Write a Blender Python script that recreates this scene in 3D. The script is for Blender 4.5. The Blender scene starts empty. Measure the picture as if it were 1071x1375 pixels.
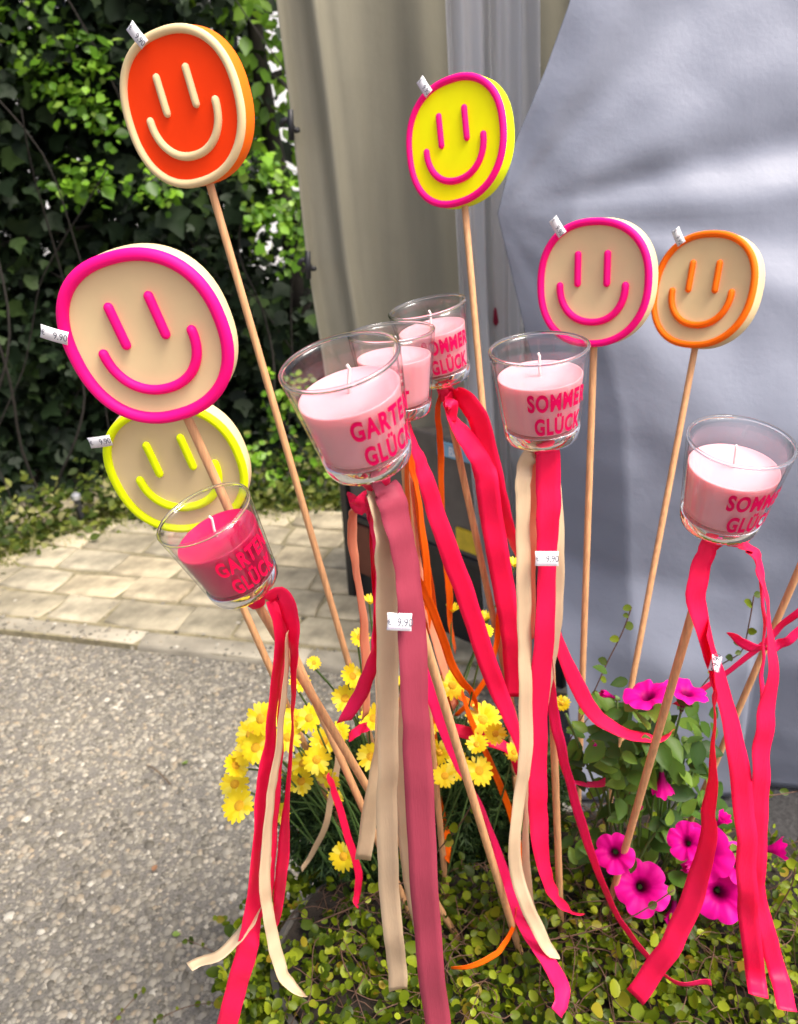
import bpy, bmesh, math, random
import numpy as np
from mathutils import Vector, Matrix, noise as mnoise

random.seed(7); rng = np.random.default_rng(7)
scn = bpy.context.scene
col = scn.collection
R = math.radians

# ------------------------------------------------------------------ camera
CAM = Vector((0.0, 0.0, 1.25)); PITCH = R(24.0); ROLL = R(3.0); FPX = 1100.0; W0, H0 = 1071.0, 1375.0
fwd = Vector((0, math.cos(PITCH), -math.sin(PITCH)))
r0 = Vector((1, 0, 0)); u0 = Vector((0, math.sin(PITCH), math.cos(PITCH)))
rgt = r0 * math.cos(ROLL) - u0 * math.sin(ROLL)
up_ = u0 * math.cos(ROLL) + r0 * math.sin(ROLL)
cd = bpy.data.cameras.new('camera'); cam = bpy.data.objects.new('camera', cd); col.objects.link(cam)
cam.matrix_world = Matrix(((rgt.x, up_.x, -fwd.x, CAM.x), (rgt.y, up_.y, -fwd.y, CAM.y), (rgt.z, up_.z, -fwd.z, CAM.z), (0, 0, 0, 1)))
cd.sensor_fit = 'VERTICAL'; cd.sensor_height = 36.0; cd.lens = FPX / H0 * 36.0
cd.clip_start = 0.02; cd.clip_end = 500
cd.dof.use_dof = True; cd.dof.focus_distance = 0.68; cd.dof.aperture_fstop = 9.0
scn.camera = cam

# ------------------------------------------------------------------ world, sun, exposure
SUN_EL, SUN_AZ = R(60), R(126)      # azimuth from +Y towards +X: from the right, a little behind the viewer
wd = bpy.data.worlds.new('World'); scn.world = wd; wd.use_nodes = True
wn = wd.node_tree.nodes; bg = wn['Background']
sky = wn.new('ShaderNodeTexSky'); sky.sky_type = 'NISHITA'; sky.sun_disc = False
sky.sun_elevation = SUN_EL; sky.sun_rotation = SUN_AZ
sky.air_density = 0.45; sky.dust_density = 6.0; sky.ozone_density = 0.6
wd.node_tree.links.new(sky.outputs[0], bg.inputs[0]); bg.inputs[1].default_value = 0.15
sd = bpy.data.lights.new('sun', 'SUN'); sd.energy = 1.5; sd.angle = R(25); sd.color = (1.0, 0.96, 0.9)
sun = bpy.data.objects.new('sun', sd); col.objects.link(sun)
sdir = Vector((math.sin(SUN_AZ) * math.cos(SUN_EL), math.cos(SUN_AZ) * math.cos(SUN_EL), math.sin(SUN_EL)))
sun.rotation_euler = sdir.to_track_quat('Z', 'Y').to_euler(); sun.location = (3, -3, 6)
vs = scn.view_settings; vs.view_transform = 'Standard'; vs.look = 'None'; vs.gamma = 1.0; vs.use_curve_mapping = False
vs.exposure = 1.22
cy = scn.cycles; cy.use_denoising = True
try: cy.denoiser = 'OPENIMAGEDENOISE'
except Exception: pass
cy.max_bounces = 10; cy.transparent_max_bounces = 24; cy.transmission_bounces = 8; cy.glossy_bounces = 4; cy.diffuse_bounces = 4

# ------------------------------------------------------------------ helpers
def ray(px, py): return fwd + rgt * ((px - W0 / 2) / FPX) + up_ * ((H0 / 2 - py) / FPX)
def P(px, py, d): return CAM + ray(px, py) * d
def PY(px, py, Y):
    d = ray(px, py); return CAM + d * (Y / d.y)
def PZ(px, py, z=0.0):
    d = ray(px, py); return CAM + d * ((z - CAM.z) / d.z)
def depth_of(p): return (p - CAM).dot(fwd)

ORG = {}
def root(name, loc, label, cat, group=None):
    o = bpy.data.objects.new(name, None); o.empty_display_size = 0.02; col.objects.link(o); o.location = loc
    ORG[o] = Vector(loc); o['label'] = label; o['category'] = cat
    if group: o['group'] = group
    return o
def tag(o, label=None, cat=None, group=None, kind=None):
    if label: o['label'] = label
    if cat: o['category'] = cat
    if group: o['group'] = group
    if kind: o['kind'] = kind
    return o
def link_mesh(name, me, mat, parent=None):
    o = bpy.data.objects.new(name, me); col.objects.link(o)
    if mat is not None and len(me.materials) == 0: me.materials.append(mat)
    if parent is not None:
        o.parent = parent; ORG[o] = ORG.get(parent, Vector((0, 0, 0)))
    else: ORG[o] = Vector((0, 0, 0))
    return o
def mk(name, verts, faces, mat, parent=None, smooth=True, sharp=None):
    off = ORG.get(parent, Vector((0, 0, 0))) if parent is not None else Vector((0, 0, 0))
    me = bpy.data.meshes.new(name)
    me.from_pydata([(v[0] - off.x, v[1] - off.y, v[2] - off.z) for v in verts], [], faces)
    if smooth: me.polygons.foreach_set('use_smooth', [True] * len(me.polygons))
    if sharp: me.set_sharp_from_angle(angle=R(sharp))
    me.update()
    return link_mesh(name, me, mat, parent)
def mk_np(name, V, F, mat, parent=None, smooth=True):
    """V (n,3) float array, F (m,k) int array"""
    off = ORG.get(parent, Vector((0, 0, 0))) if parent is not None else Vector((0, 0, 0))
    V = np.asarray(V, dtype=np.float32) - np.array(off, dtype=np.float32)
    m, k = F.shape
    me = bpy.data.meshes.new(name)
    me.vertices.add(len(V)); me.vertices.foreach_set('co', V.ravel())
    me.loops.add(m * k); me.loops.foreach_set('vertex_index', F.ravel().astype(np.int32))
    me.polygons.add(m); me.polygons.foreach_set('loop_start', (np.arange(m) * k).astype(np.int32))
    if smooth: me.polygons.foreach_set('use_smooth', np.ones(m, dtype=bool))
    me.update(calc_edges=True); me.validate()
    return link_mesh(name, me, mat, parent)
def scatter(T, F, M, L):
    """template verts T (n,3), faces F (m,k), rotations/scale M (N,3,3), locations L (N,3)"""
    N, n = len(L), len(T)
    V = np.einsum('nij,kj->nki', M, T) + L[:, None, :]
    FF = (F[None] + (np.arange(N) * n)[:, None, None]).reshape(-1, F.shape[1])
    return V.reshape(-1, 3), FF
def basis_from(nrm, tip):
    """rows of leaf frames: local x=side, y=tip, z=normal; arrays (N,3)"""
    n = nrm / np.linalg.norm(nrm, axis=1, keepdims=True)
    t = tip - n * np.sum(tip * n, axis=1, keepdims=True); t /= np.linalg.norm(t, axis=1, keepdims=True) + 1e-9
    s = np.cross(t, n)
    return np.stack([s, t, n], axis=2)
def tube(pts, rad, seg=8, cap=True, closed=False):
    pts = [Vector(p) for p in pts]; n = len(pts)
    if not hasattr(rad, '__len__'): rad = [rad] * n
    V = []; F = []; nprev = None
    for i, p in enumerate(pts):
        if closed: t = (pts[(i + 1) % n] - pts[i - 1]).normalized()
        else: t = (pts[min(i + 1, n - 1)] - pts[max(i - 1, 0)]).normalized()
        if nprev is None:
            a = Vector((0, 0, 1)) if abs(t.z) < 0.9 else Vector((1, 0, 0)); nv = t.cross(a).normalized()
        else: nv = (nprev - t * nprev.dot(t)).normalized()
        nprev = nv; b = t.cross(nv)
        for k in range(seg):
            a = 2 * math.pi * k / seg; V.append(p + (nv * math.cos(a) + b * math.sin(a)) * rad[i])
    rows = n if closed else n - 1
    for i in range(rows):
        j = (i + 1) % n
        for k in range(seg):
            k2 = (k + 1) % seg; F.append((i * seg + k, i * seg + k2, j * seg + k2, j * seg + k))
    if cap and not closed:
        F.append(tuple(range(seg - 1, -1, -1))); F.append(tuple((n - 1) * seg + k for k in range(seg)))
    return V, F
def capsule(pts, r, seg=10):
    """tube with rounded ends"""
    pts = [Vector(p) for p in pts]
    t0 = (pts[0] - pts[1]).normalized(); t1 = (pts[-1] - pts[-2]).normalized()
    pp = [pts[0] + t0 * r * 0.98, pts[0] + t0 * r * .8, pts[0] + t0 * r * .45] + pts + [pts[-1] + t1 * r * .45, pts[-1] + t1 * r * .8, pts[-1] + t1 * r * .98]
    rr = [r * .2, r * .6, r * .89] + [r] * len(pts) + [r * .89, r * .6, r * .2]
    return tube(pp, rr, seg)
def join(parts):
    V = []; F = []
    for v, f in parts:
        o = len(V); V += list(v); F += [tuple(i + o for i in q) for q in f]
    return V, F
def box(lo, hi):
    x0, y0, z0 = lo; x1, y1, z1 = hi
    V = [Vector(p) for p in ((x0, y0, z0), (x1, y0, z0), (x1, y1, z0), (x0, y1, z0), (x0, y0, z1), (x1, y0, z1), (x1, y1, z1), (x0, y1, z1))]
    return V, [(0, 3, 2, 1), (4, 5, 6, 7), (0, 1, 5, 4), (1, 2, 6, 5), (2, 3, 7, 6), (3, 0, 4, 7)]
def bevel(o, w, seg=2):
    m = o.modifiers.new('bevel', 'BEVEL'); m.width = w; m.segments = seg; m.limit_method = 'ANGLE'
    return o
def catmull(ctrl, per=6):
    C = np.array(ctrl, dtype=float); n = len(C); out = []
    for i in range(n - 1):
        p0 = C[max(i - 1, 0)]; p1 = C[i]; p2 = C[i + 1]; p3 = C[min(i + 2, n - 1)]
        for k in range(per):
            t = k / per
            out.append(0.5 * ((2 * p1) + (-p0 + p2) * t + (2 * p0 - 5 * p1 + 4 * p2 - p3) * t * t + (-p0 + 3 * p1 - 3 * p2 + p3) * t ** 3))
    out.append(C[-1]); return np.array(out)

# ------------------------------------------------------------------ materials
def new_mat(name):
    m = bpy.data.materials.new(name); m.use_nodes = True
    nt = m.node_tree; return m, nt, nt.nodes, nt.links, nt.nodes['Principled BSDF']
def noise_tex(nt, scale, detail=4, rough=.55, coord='Object', stretch=None):
    tc = nt.nodes.new('ShaderNodeTexCoord'); n = nt.nodes.new('ShaderNodeTexNoise')
    n.inputs['Scale'].default_value = scale; n.inputs['Detail'].default_value = detail; n.inputs['Roughness'].default_value = rough
    if stretch:
        mp = nt.nodes.new('ShaderNodeMapping'); mp.inputs['Scale'].default_value = stretch
        nt.links.new(tc.outputs[coord], mp.inputs[0]); nt.links.new(mp.outputs[0], n.inputs['Vector'])
    else: nt.links.new(tc.outputs[coord], n.inputs['Vector'])
    return n
def ramp(nt, src, stops):
    r = nt.nodes.new('ShaderNodeValToRGB'); e = r.color_ramp.elements
    while len(e) < len(stops): e.new(0.5)
    for q, (p, c) in zip(e, stops): q.position = p; q.color = (*c, 1)
    nt.links.new(src, r.inputs[0]); return r
def add_bump(nt, bsdf, src, strength, dist):
    b = nt.nodes.new('ShaderNodeBump'); b.inputs['Strength'].default_value = strength; b.inputs['Distance'].default_value = dist
    nt.links.new(src, b.inputs['Height']); nt.links.new(b.outputs[0], bsdf.inputs['Normal']); return b
def simple(name, c, rough=.5, var=.12, nscale=30, bump=.0, bdist=.001, sss=0, stretch=None, spec=.5, metallic=0):
    m, nt, N, L, b = new_mat(name)
    n = noise_tex(nt, nscale, stretch=stretch)
    r = ramp(nt, n.outputs['Fac'], [(.3, tuple(x * (1 - var) for x in c)), (.7, tuple(min(1, x * (1 + var)) for x in c))])
    L.new(r.outputs[0], b.inputs['Base Color']); b.inputs['Roughness'].default_value = rough
    b.inputs['Specular IOR Level'].default_value = spec; b.inputs['Metallic'].default_value = metallic
    if bump: add_bump(nt, b, n.outputs['Fac'], bump, bdist)
    if sss:
        b.inputs['Subsurface Weight'].default_value = sss; b.inputs['Subsurface Radius'].default_value = (.02, .008, .006); b.inputs['Subsurface Scale'].default_value = .6
    return m
def leaf_mat(name, stops, rough=.4, trans=.3, tcol=(.25, .4, .03)):
    m, nt, N, L, b = new_mat(name); b.inputs['Specular IOR Level'].default_value = .2
    g = N.new('ShaderNodeNewGeometry'); r = ramp(nt, g.outputs['Random Per Island'], stops)
    n = noise_tex(nt, 60); mx = N.new('ShaderNodeMix'); mx.data_type = 'RGBA'; mx.blend_type = 'MULTIPLY'; mx.inputs[0].default_value = .5
    L.new(r.outputs[0], mx.inputs[6]); L.new(n.outputs['Color'], mx.inputs[7])
    hs = N.new('ShaderNodeHueSaturation'); hs.inputs['Saturation'].default_value = 1.0; hs.inputs['Value'].default_value = 1.35
    L.new(mx.outputs[2], hs.inputs['Color']); 
    L.new(r.outputs[0], b.inputs['Base Color']); b.inputs['Roughness'].default_value = rough
    t = N.new('ShaderNodeBsdfTranslucent'); g2 = N.new('ShaderNodeMix'); g2.data_type = 'RGBA'; g2.blend_type = 'MIX'; g2.inputs[0].default_value = .5
    L.new(r.outputs[0], g2.inputs[6]); g2.inputs[7].default_value = (*tcol, 1); L.new(g2.outputs[2], t.inputs['Color'])
    ms = N.new('ShaderNodeMixShader'); ms.inputs[0].default_value = trans
    L.new(b.outputs[0], ms.inputs[1]); L.new(t.outputs[0], ms.inputs[2])
    L.new(ms.outputs[0], N['Material Output'].inputs[0])
    return m
def glass_mat(name):
    """clear soda glass walls: mirror by fresnel, otherwise see-through"""
    m, nt, N, L, b = new_mat(name)
    lw = N.new('ShaderNodeLayerWeight'); lw.inputs['Blend'].default_value = .25
    tr = N.new('ShaderNodeBsdfTransparent')
    rr = ramp(nt, lw.outputs['Facing'], [(.0, (.985, .985, .985)), (.6, (.93, .93, .935)), (.88, (.83, .83, .85)), (1.0, (.58, .59, .61))]); L.new(rr.outputs[0], tr.inputs[0])
    gl = N.new('ShaderNodeBsdfGlossy'); gl.inputs['Roughness'].default_value = .03
    ms = N.new('ShaderNodeMixShader'); 
    f0 = N.new('ShaderNodeLayerWeight'); f0.inputs['Blend'].default_value = .5
    pw = N.new('ShaderNodeMath'); pw.operation = 'POWER'; pw.inputs[1].default_value = 4.5; L.new(f0.outputs['Facing'], pw.inputs[0])
    ma = N.new('ShaderNodeMath'); ma.operation = 'MULTIPLY_ADD'; ma.inputs[1].default_value = .75; ma.inputs[2].default_value = .05; L.new(pw.outputs[0], ma.inputs[0])
    L.new(ma.outputs[0], ms.inputs[0]); L.new(tr.outputs[0], ms.inputs[1]); L.new(gl.outputs[0], ms.inputs[2])
    L.new(ms.outputs[0], N['Material Output'].inputs[0]); return m
def solid_glass(name):
    m, nt, N, L, b = new_mat(name)
    b.inputs['Base Color'].default_value = (1, 1, 1, 1); b.inputs['Roughness'].default_value = .0; b.inputs['IOR'].default_value = 1.5
    b.inputs['Transmission Weight'].default_value = 1.0; return m
def ribbon_mat(name, c, rough=.42):
    m, nt, N, L, b = new_mat(name)
    n = noise_tex(nt, 40, 3)
    r = ramp(nt, n.outputs['Fac'], [(.3, tuple(x * .93 for x in c)), (.7, c)])
    L.new(r.outputs[0], b.inputs['Base Color']); b.inputs['Roughness'].default_value = rough
    b.inputs['Specular IOR Level'].default_value = .22
    w = noise_tex(nt, 700, 2, stretch=(1, 1, .12)); w2 = noise_tex(nt, 45, 4); mm = N.new('ShaderNodeMath'); mm.operation = 'MULTIPLY_ADD'; mm.inputs[1].default_value = 2.5; L.new(w2.outputs['Fac'], mm.inputs[0]); L.new(w.outputs['Fac'], mm.inputs[2]); add_bump(nt, b, mm.outputs[0], .35, .0007)
    t = N.new('ShaderNodeBsdfTranslucent'); L.new(r.outputs[0], t.inputs['Color'])
    ms = N.new('ShaderNodeMixShader'); ms.inputs[0].default_value = .32
    L.new(b.outputs[0], ms.inputs[1]); L.new(t.outputs[0], ms.inputs[2]); L.new(ms.outputs[0], N['Material Output'].inputs[0])
    return m

M = {}
M['wood'] = simple('stick_wood', (.58, .31, .14), .6, .22, 60, .25, .0006, stretch=(6, 6, .6))
M['neon_orange'] = simple('neon_orange', (1.0, .048, .0), .65, .05, 20, spec=.2)
M['orange_rim'] = simple('orange_paint', (1.0, .16, .0), .65, .05, 20, spec=.25)
M['neon_yellow'] = simple('neon_yellow', (.97, .95, .0), .65, .05, 20, spec=.2)
M['lime_yellow'] = simple('lime_yellow', (.80, .95, .0), .65, .05, 20, spec=.25)
M['hot_pink'] = simple('hot_pink', (1.0, .0, .20), .65, .05, 20, spec=.25)
M['cream'] = simple('cream_plastic', (.72, .555, .30), .7, .05, 18, .12, .0006, spec=.15)
M['cream_side'] = M['cream']
M['tag'] = simple('tag_paper', (.86, .84, .84), .7, .03, 200)
M['tag_ink'] = simple('tag_ink', (.10, .10, .13), .8, .1)
M['tag_line'] = simple('tag_line_ink', (.42, .30, .45), .8, .1)
M['wax_pale'] = simple('pale_pink_wax', (.84, .355, .39), .45, .03, 30, sss=.55)
M['wax_dark'] = simple('raspberry_wax', (.56, .006, .08), .4, .05, 30, sss=.3)
M['print'] = simple('pink_print', (.62, .0, .075), .6, .05, 30, spec=.1)
M['print_red'] = simple('red_print', (1.0, .006, .08), .6, .05, 30, spec=.1)
M['wick'] = simple('wick_cotton', (.85, .72, .68), .8, .1, 200)
M['glass'] = glass_mat('clear_glass'); M['glass_base'] = solid_glass('thick_glass')
M['rb_pink'] = ribbon_mat('neon_pink_ribbon', (1.0, .014, .10))
M['rb_pink2'] = ribbon_mat('pink_ribbon', (1.0, .02, .16))
M['rb_mauve'] = ribbon_mat('mauve_ribbon', (.42, .060, .10))
M['rb_cream'] = ribbon_mat('cream_ribbon', (.80, .62, .40))
M['rb_orange'] = ribbon_mat('orange_ribbon', (.95, .16, .005))
M['rb_peach'] = ribbon_mat('peach_ribbon', (.95, .42, .24))

# ------------------------------------------------------------------ the setting: ground, paving
def ground_material():
    m, nt, N, L, b = new_mat('aggregate_concrete')
    tc = N.new('ShaderNodeTexCoord'); v = N.new('ShaderNodeTexVoronoi'); v.inputs['Scale'].default_value = 95
    L.new(tc.outputs['Object'], v.inputs['Vector'])
    n = noise_tex(nt, 1.6, 5); n2 = noise_tex(nt, 220, 3)
    r1 = ramp(nt, n2.outputs['Fac'], [(.3, (.10, .094, .082)), (.7, (.24, .225, .20))])
    r2 = ramp(nt, n.outputs['Fac'], [(.35, (.62, .62, .60)), (.65, (1.0, .98, .92))])
    mx = N.new('ShaderNodeMix'); mx.data_type = 'RGBA'; mx.blend_type = 'MULTIPLY'; mx.inputs[0].default_value = 1
    L.new(r1.outputs[0], mx.inputs[6]); L.new(r2.outputs[0], mx.inputs[7]); L.new(mx.outputs[2], b.inputs['Base Color'])
    b.inputs['Roughness'].default_value = .85; add_bump(nt, b, v.outputs['Distance'], .5, .004); return m
def pebble_material():
    m, nt, N, L, b = new_mat('pebble')
    g = N.new('ShaderNodeNewGeometry')
    r = ramp(nt, g.outputs['Random Per Island'], [(0, (.09, .082, .066)), (.2, (.155, .143, .115)), (.5, (.22, .204, .166)), (.8, (.30, .28, .232)), (.93, (.28, .23, .16)), (1, (.46, .44, .38))])
    n = noise_tex(nt, 1.6, 5); r2 = ramp(nt, n.outputs['Fac'], [(.35, (.72, .72, .70)), (.65, (1.03, 1.01, .95))])
    mx = N.new('ShaderNodeMix'); mx.data_type = 'RGBA'; mx.blend_type = 'MULTIPLY'; mx.inputs[0].default_value = 1
    L.new(r.outputs[0], mx.inputs[6]); L.new(r2.outputs[0], mx.inputs[7]); L.new(mx.outputs[2], b.inputs['Base Color'])
    b.inputs['Roughness'].default_value = .7; return m
g = 40.0
ground = mk('ground', [(-g, -g, 0), (g, -g, 0), (g, g, 0), (-g, g, 0)], [(0, 1, 2, 3)], ground_material(), smooth=False); tag(ground, kind='structure')

# paving: near edge and far edge from the view of the ground
E0, E1 = PZ(0, 852), PZ(360, 893)
pu = (E1 - E0).normalized(); pv = Vector((-pu.y, pu.x, 0))
M['paver'] = simple('sandstone_paver', (.36, .325, .24), .95, .42, 13, .9, .008)
M['joint'] = simple('joint_sand', (.22, .19, .11), .95, .3, 40, .6, .003)
M['kerb'] = simple('kerb_concrete', (.32, .29, .22), .95, .4, 7, .5, .003)
pav_lo = E0 - pu * 3.0
L_pav, W_pav = 7.0, 1.0
q = [pav_lo, pav_lo + pu * L_pav, pav_lo + pu * L_pav + pv * W_pav, pav_lo + pv * W_pav]
paving = mk('paving', [Vector((p.x, p.y, .0165)) for p in q] + [Vector((p.x, p.y, -.02)) for p in q], [(0, 1, 2, 3), (0, 4, 5, 1), (1, 5, 6, 2), (2, 6, 7, 3), (3, 7, 4, 0)], M['joint'], smooth=False)
tag(paving, kind='structure')
def vary(m):
    nt = m.node_tree; b = nt.nodes['Principled BSDF']; src = b.inputs['Base Color'].links[0].from_socket; oi = nt.nodes.new('ShaderNodeObjectInfo')
    r = ramp(nt, oi.outputs['Random'], [(0, (.70, .68, .62)), (.5, (.95, .94, .90)), (1, (1.15, 1.08, .95))]); mx = nt.nodes.new('ShaderNodeMix'); mx.data_type = 'RGBA'; mx.blend_type = 'MULTIPLY'; mx.inputs[0].default_value = 1
    nt.links.new(src, mx.inputs[6]); nt.links.new(r.outputs[0], mx.inputs[7]); nt.links.new(mx.outputs[2], b.inputs['Base Color'])
vary(M['paver'])
def paver_mesh(w, d, seed):
    rs = random.Random(seed); j = lambda a: rs.uniform(-a, a)
    h = .028; b = .008
    V = []
    for (zz, ins) in ((0, 0), (h - b, 0), (h - b * .3, b * .35), (h, b * 1.2)):
        for sx, sy in ((-1, -1), (0, -1), (1, -1), (1, 0), (1, 1), (0, 1), (-1, 1), (-1, 0)):
            V.append((sx * (w / 2 - ins), sy * (d / 2 - ins), zz))
    jit = [(j(.009), j(.009)) for _ in range(8)]
    V = [(x + jit[i % 8][0], y + jit[i % 8][1], z) for i, (x, y, z) in enumerate(V)]
    F = []
    for r_ in range(3):
        for k in range(8):
            k2 = (k + 1) % 8; F.append((r_ * 8 + k, r_ * 8 + k2, r_ * 8 + 8 + k2, r_ * 8 + 8 + k))
    V.append((j(.01), j(.01), h + .001)); c = len(V) - 1
    for k in range(8): F.append((24 + k, 24 + (k + 1) % 8, c))
    me = bpy.data.meshes.new('paver'); me.from_pydata(V, [], F); me.polygons.foreach_set('use_smooth', [True] * len(F)); me.set_sharp_from_angle(angle=R(60))
    me.materials.append(M['paver']); return me
pms = [(w, paver_mesh(w - .007, .142 - .008, i)) for i, w in enumerate((.17, .21, .25, .19, .23))]
ang = math.atan2(pu.y, pu.x)
npv = 0
for row in range(6):
    s = 1.55 + random.uniform(0, .15)
    while s < 4.9:
        w, me = random.choice(pms)
        c = pav_lo + pu * (s + w / 2) + pv * (.075 + .075 + .145 * row)
        s += w
        o = bpy.data.objects.new('paver', me); col.objects.link(o); o.parent = paving
        o.location = (c.x, c.y, -.004 + random.uniform(-.006, .006)); o.rotation_euler = (random.uniform(-.02, .02), random.uniform(-.02, .02), ang + random.uniform(-.015, .015) + (math.pi if random.random() < .5 else 0)); npv += 1
# kerb edging stones along the near edge
kms = [paver_mesh(.50 - .004, .072, 50 + i) for i in range(3)]
for me in kms: me.materials.clear(); me.materials.append(M['kerb']); me.name = 'edging_stone'
for i in range(9):
    c = pav_lo + pu * (1.2 + .5 * i) + pv * .036
    o = bpy.data.objects.new('edging_stone', kms[i % 3]); col.objects.link(o); o.parent = paving
    o.location = (c.x, c.y, -.008 + random.uniform(-.002, .002)); o.rotation_euler = (0, 0, ang + random.uniform(-.006, .006))

# pebbles set in the ground surface
def pebble_field():
    N = 62000
    x = rng.uniform(-1.35, 1.15, N); y = rng.uniform(.45, 2.25, N)
    # keep only in front of the paving edge
    side = (x - E0.x) * pv.x + (y - E0.y) * pv.y
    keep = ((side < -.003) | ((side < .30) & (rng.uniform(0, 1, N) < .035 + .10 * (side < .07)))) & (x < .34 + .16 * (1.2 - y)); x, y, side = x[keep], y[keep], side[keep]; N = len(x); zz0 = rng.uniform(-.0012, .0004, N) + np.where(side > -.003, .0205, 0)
    T = [(0, 0, 1.0)]
    for zz, rr in ((.72, .62), (.0, 1.0)):
        for k in range(6):
            a = 2 * math.pi * (k + (.5 if zz else 0)) / 6; T.append((rr * math.cos(a), rr * math.sin(a), zz))
    F = [(0, 1 + k, 1 + (k + 1) % 6) for k in range(6)]
    for k in range(6):
        a, b2 = 1 + k, 1 + (k + 1) % 6; c, d = 7 + k, 7 + (k + 1) % 6
        F += [(a, c, d), (a, d, b2)]
    F = [(f[0], f[1], f[2]) for f in F]
    T = np.array(T); F = np.array(F)
    sx = rng.lognormal(math.log(.0054), .33, N); sy = sx * rng.uniform(.6, 1.0, N); sz = sx * rng.uniform(.3, .65, N)
    a = rng.uniform(0, 6.28, N); Mx = np.zeros((N, 3, 3))
    Mx[:, 0, 0] = np.cos(a) * sx; Mx[:, 0, 1] = -np.sin(a) * sy; Mx[:, 1, 0] = np.sin(a) * sx; Mx[:, 1, 1] = np.cos(a) * sy; Mx[:, 2, 2] = sz
    Mx[:, 2, 0] = rng.uniform(-.25, .25, N) * sz; Mx[:, 2, 1] = rng.uniform(-.25, .25, N) * sz
    V, FF = scatter(T, F, Mx, np.stack([x, y, zz0], 1))
    o = mk_np('pebbles', V, FF, pebble_material()); tag(o, 'small grey and beige pebbles set in the ground surface', 'pebbles', kind='stuff')
pebble_field()

M['shaded_asphalt'] = simple('asphalt_with_shade', (.030, .029, .028), .9, .45, 120, .9, .004)  # dark ground sheet, the tarpaulin's shade is put into its colour
asp = mk('shaded_asphalt', [(.50, .2, .006), (3.5, .2, .006), (3.5, 1.9, .006), (.30, 1.9, .006), (.34, 1.2, .006)], [(0, 1, 2, 3, 4)], M['shaded_asphalt'], smooth=False); tag(asp, kind='structure')
# ------------------------------------------------------------------ tent: tarp, drapes, curtain, pole, box
def cloth_mat(name, c, rough, var, nscale, trans=.2, tint=None, bump=.3, bd=.003, stretch=None, spec=.4):
    m, nt, N, L, b = new_mat(name)
    n = noise_tex(nt, nscale, 5, .6, stretch=stretch)
    lo = tint if tint else tuple(x * (1 - var) for x in c)
    r = ramp(nt, n.outputs['Fac'], [(.32, lo), (.68, c)])
    L.new(r.outputs[0], b.inputs['Base Color']); b.inputs['Roughness'].default_value = rough; b.inputs['Specular IOR Level'].default_value = spec
    n2 = noise_tex(nt, 11, 9, .68); add_bump(nt, b, n2.outputs['Fac'], bump * 1.7, bd)
    t = N.new('ShaderNodeBsdfTranslucent'); L.new(r.outputs[0], t.inputs['Color'])
    ms = N.new('ShaderNodeMixShader'); ms.inputs[0].default_value = trans
    L.new(b.outputs[0], ms.inputs[1]); L.new(t.outputs[0], ms.inputs[2]); L.new(ms.outputs[0], N['Material Output'].inputs[0]); return m
M['tarp'] = cloth_mat('grey_white_tarpaulin', (.255, .28, .345), .48, .1, 1.3, .10, tint=(.235, .255, .315), bump=.3, bd=.004)
M['drape'] = cloth_mat('olive_beige_drape', (.335, .315, .23), .85, .2, 2.2, .12, bump=.35, bd=.004, stretch=(6, 6, .6))
M['curtain'] = cloth_mat('pale_grey_sheeting', (.82, .82, .81), .5, .15, 2.0, .4, bump=.3, bd=.003, stretch=(5, 5, .5))
def grid_mesh(name, fn, nu, nv, mat, parent=None, thick=.0012):
    V = [fn(i / nu, j / nv) for j in range(nv + 1) for i in range(nu + 1)]
    F = [(j * (nu + 1) + i, j * (nu + 1) + i + 1, (j + 1) * (nu + 1) + i + 1, (j + 1) * (nu + 1) + i) for j in range(nv) for i in range(nu)]
    o = mk(name, V, F, mat, parent)
    if thick:
        s = o.modifiers.new('solidify', 'SOLIDIFY'); s.thickness = thick; s.offset = 0
    return o
# tarp: left edge traced as heights, gathered at one eyelet
TY = 1.46
edge_px = [(800, -420), (782, -150), (765, 0), (733, 90), (692, 190), (668, 288), (688, 370), (728, 540), (742, 760), (748, 1000), (750, 1120)]
edge = sorted([(p.z, p.x) for p in (PY(a, b, TY) for a, b in edge_px)])
ez = [e[0] for e in edge]; ex = [e[1] for e in edge]
gat = PY(668, 288, TY)
def tarp_pt(s, t):
    z = .02 + t * 2.3
    xl = float(np.interp(z, ez, ex)); x = xl + (s ** 1.35) * (2.0 - xl)
    prof = np.interp(z, [0, .35, .78, gat.z, 1.6, 2.4], [1.27, 1.195, 1.235, TY - .085, TY + .035, TY + .21])
    near = np.interp(x, [xl, xl + .12, xl + .5, 2.0], [0, .5, 1.0, 1.0])
    y = TY * (1 - near) + prof * near
    if z < .5: y = y * (z / .5) + prof * (1 - z / .5) if s < .3 else y
    dx, dz = x - gat.x, z - gat.z; rho = math.hypot(dx, dz) + 1e-4; th = math.degrees(math.atan2(dz, dx))
    amp = min(rho, .45) * math.exp(-max(0, rho - .5) * .6)
    for t0, w, a in ((10, 4.5, .11), (3.5, 3.4, -.06), (-7, 4.0, .06), (-16, 4, -.05), (-28, 5, .05), (-44, 6, -.05), (-60, 6, .06), (26, 7, -.06), (44, 6, .07), (58, 6, -.08), (72, 6, .07)):
        tw = th + 6 * mnoise.noise((rho * 2.2, t0, 0)); y += .30 * a * amp * math.exp(-((tw - t0) / w) ** 2)
    y += .020 * mnoise.noise((x * 1.8, z * 2.2, 3)) + .010 * mnoise.noise((x * 5 + z * 2, z * 3, 8)) + .004 * mnoise.noise((x * 14, z * 14, 5))
    y += .03 * mnoise.noise((x * 3.2, z * .7, 1)) * max(0, min(1, (z - gat.z - .05) / .3))
    return Vector((x, y, z))
tarp = grid_mesh('tarpaulin', tarp_pt, 150, 150, M['tarp']); tag(tarp, 'large pale grey tarpaulin pulled into folds beside the smiley stakes', 'tarpaulin')
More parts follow.
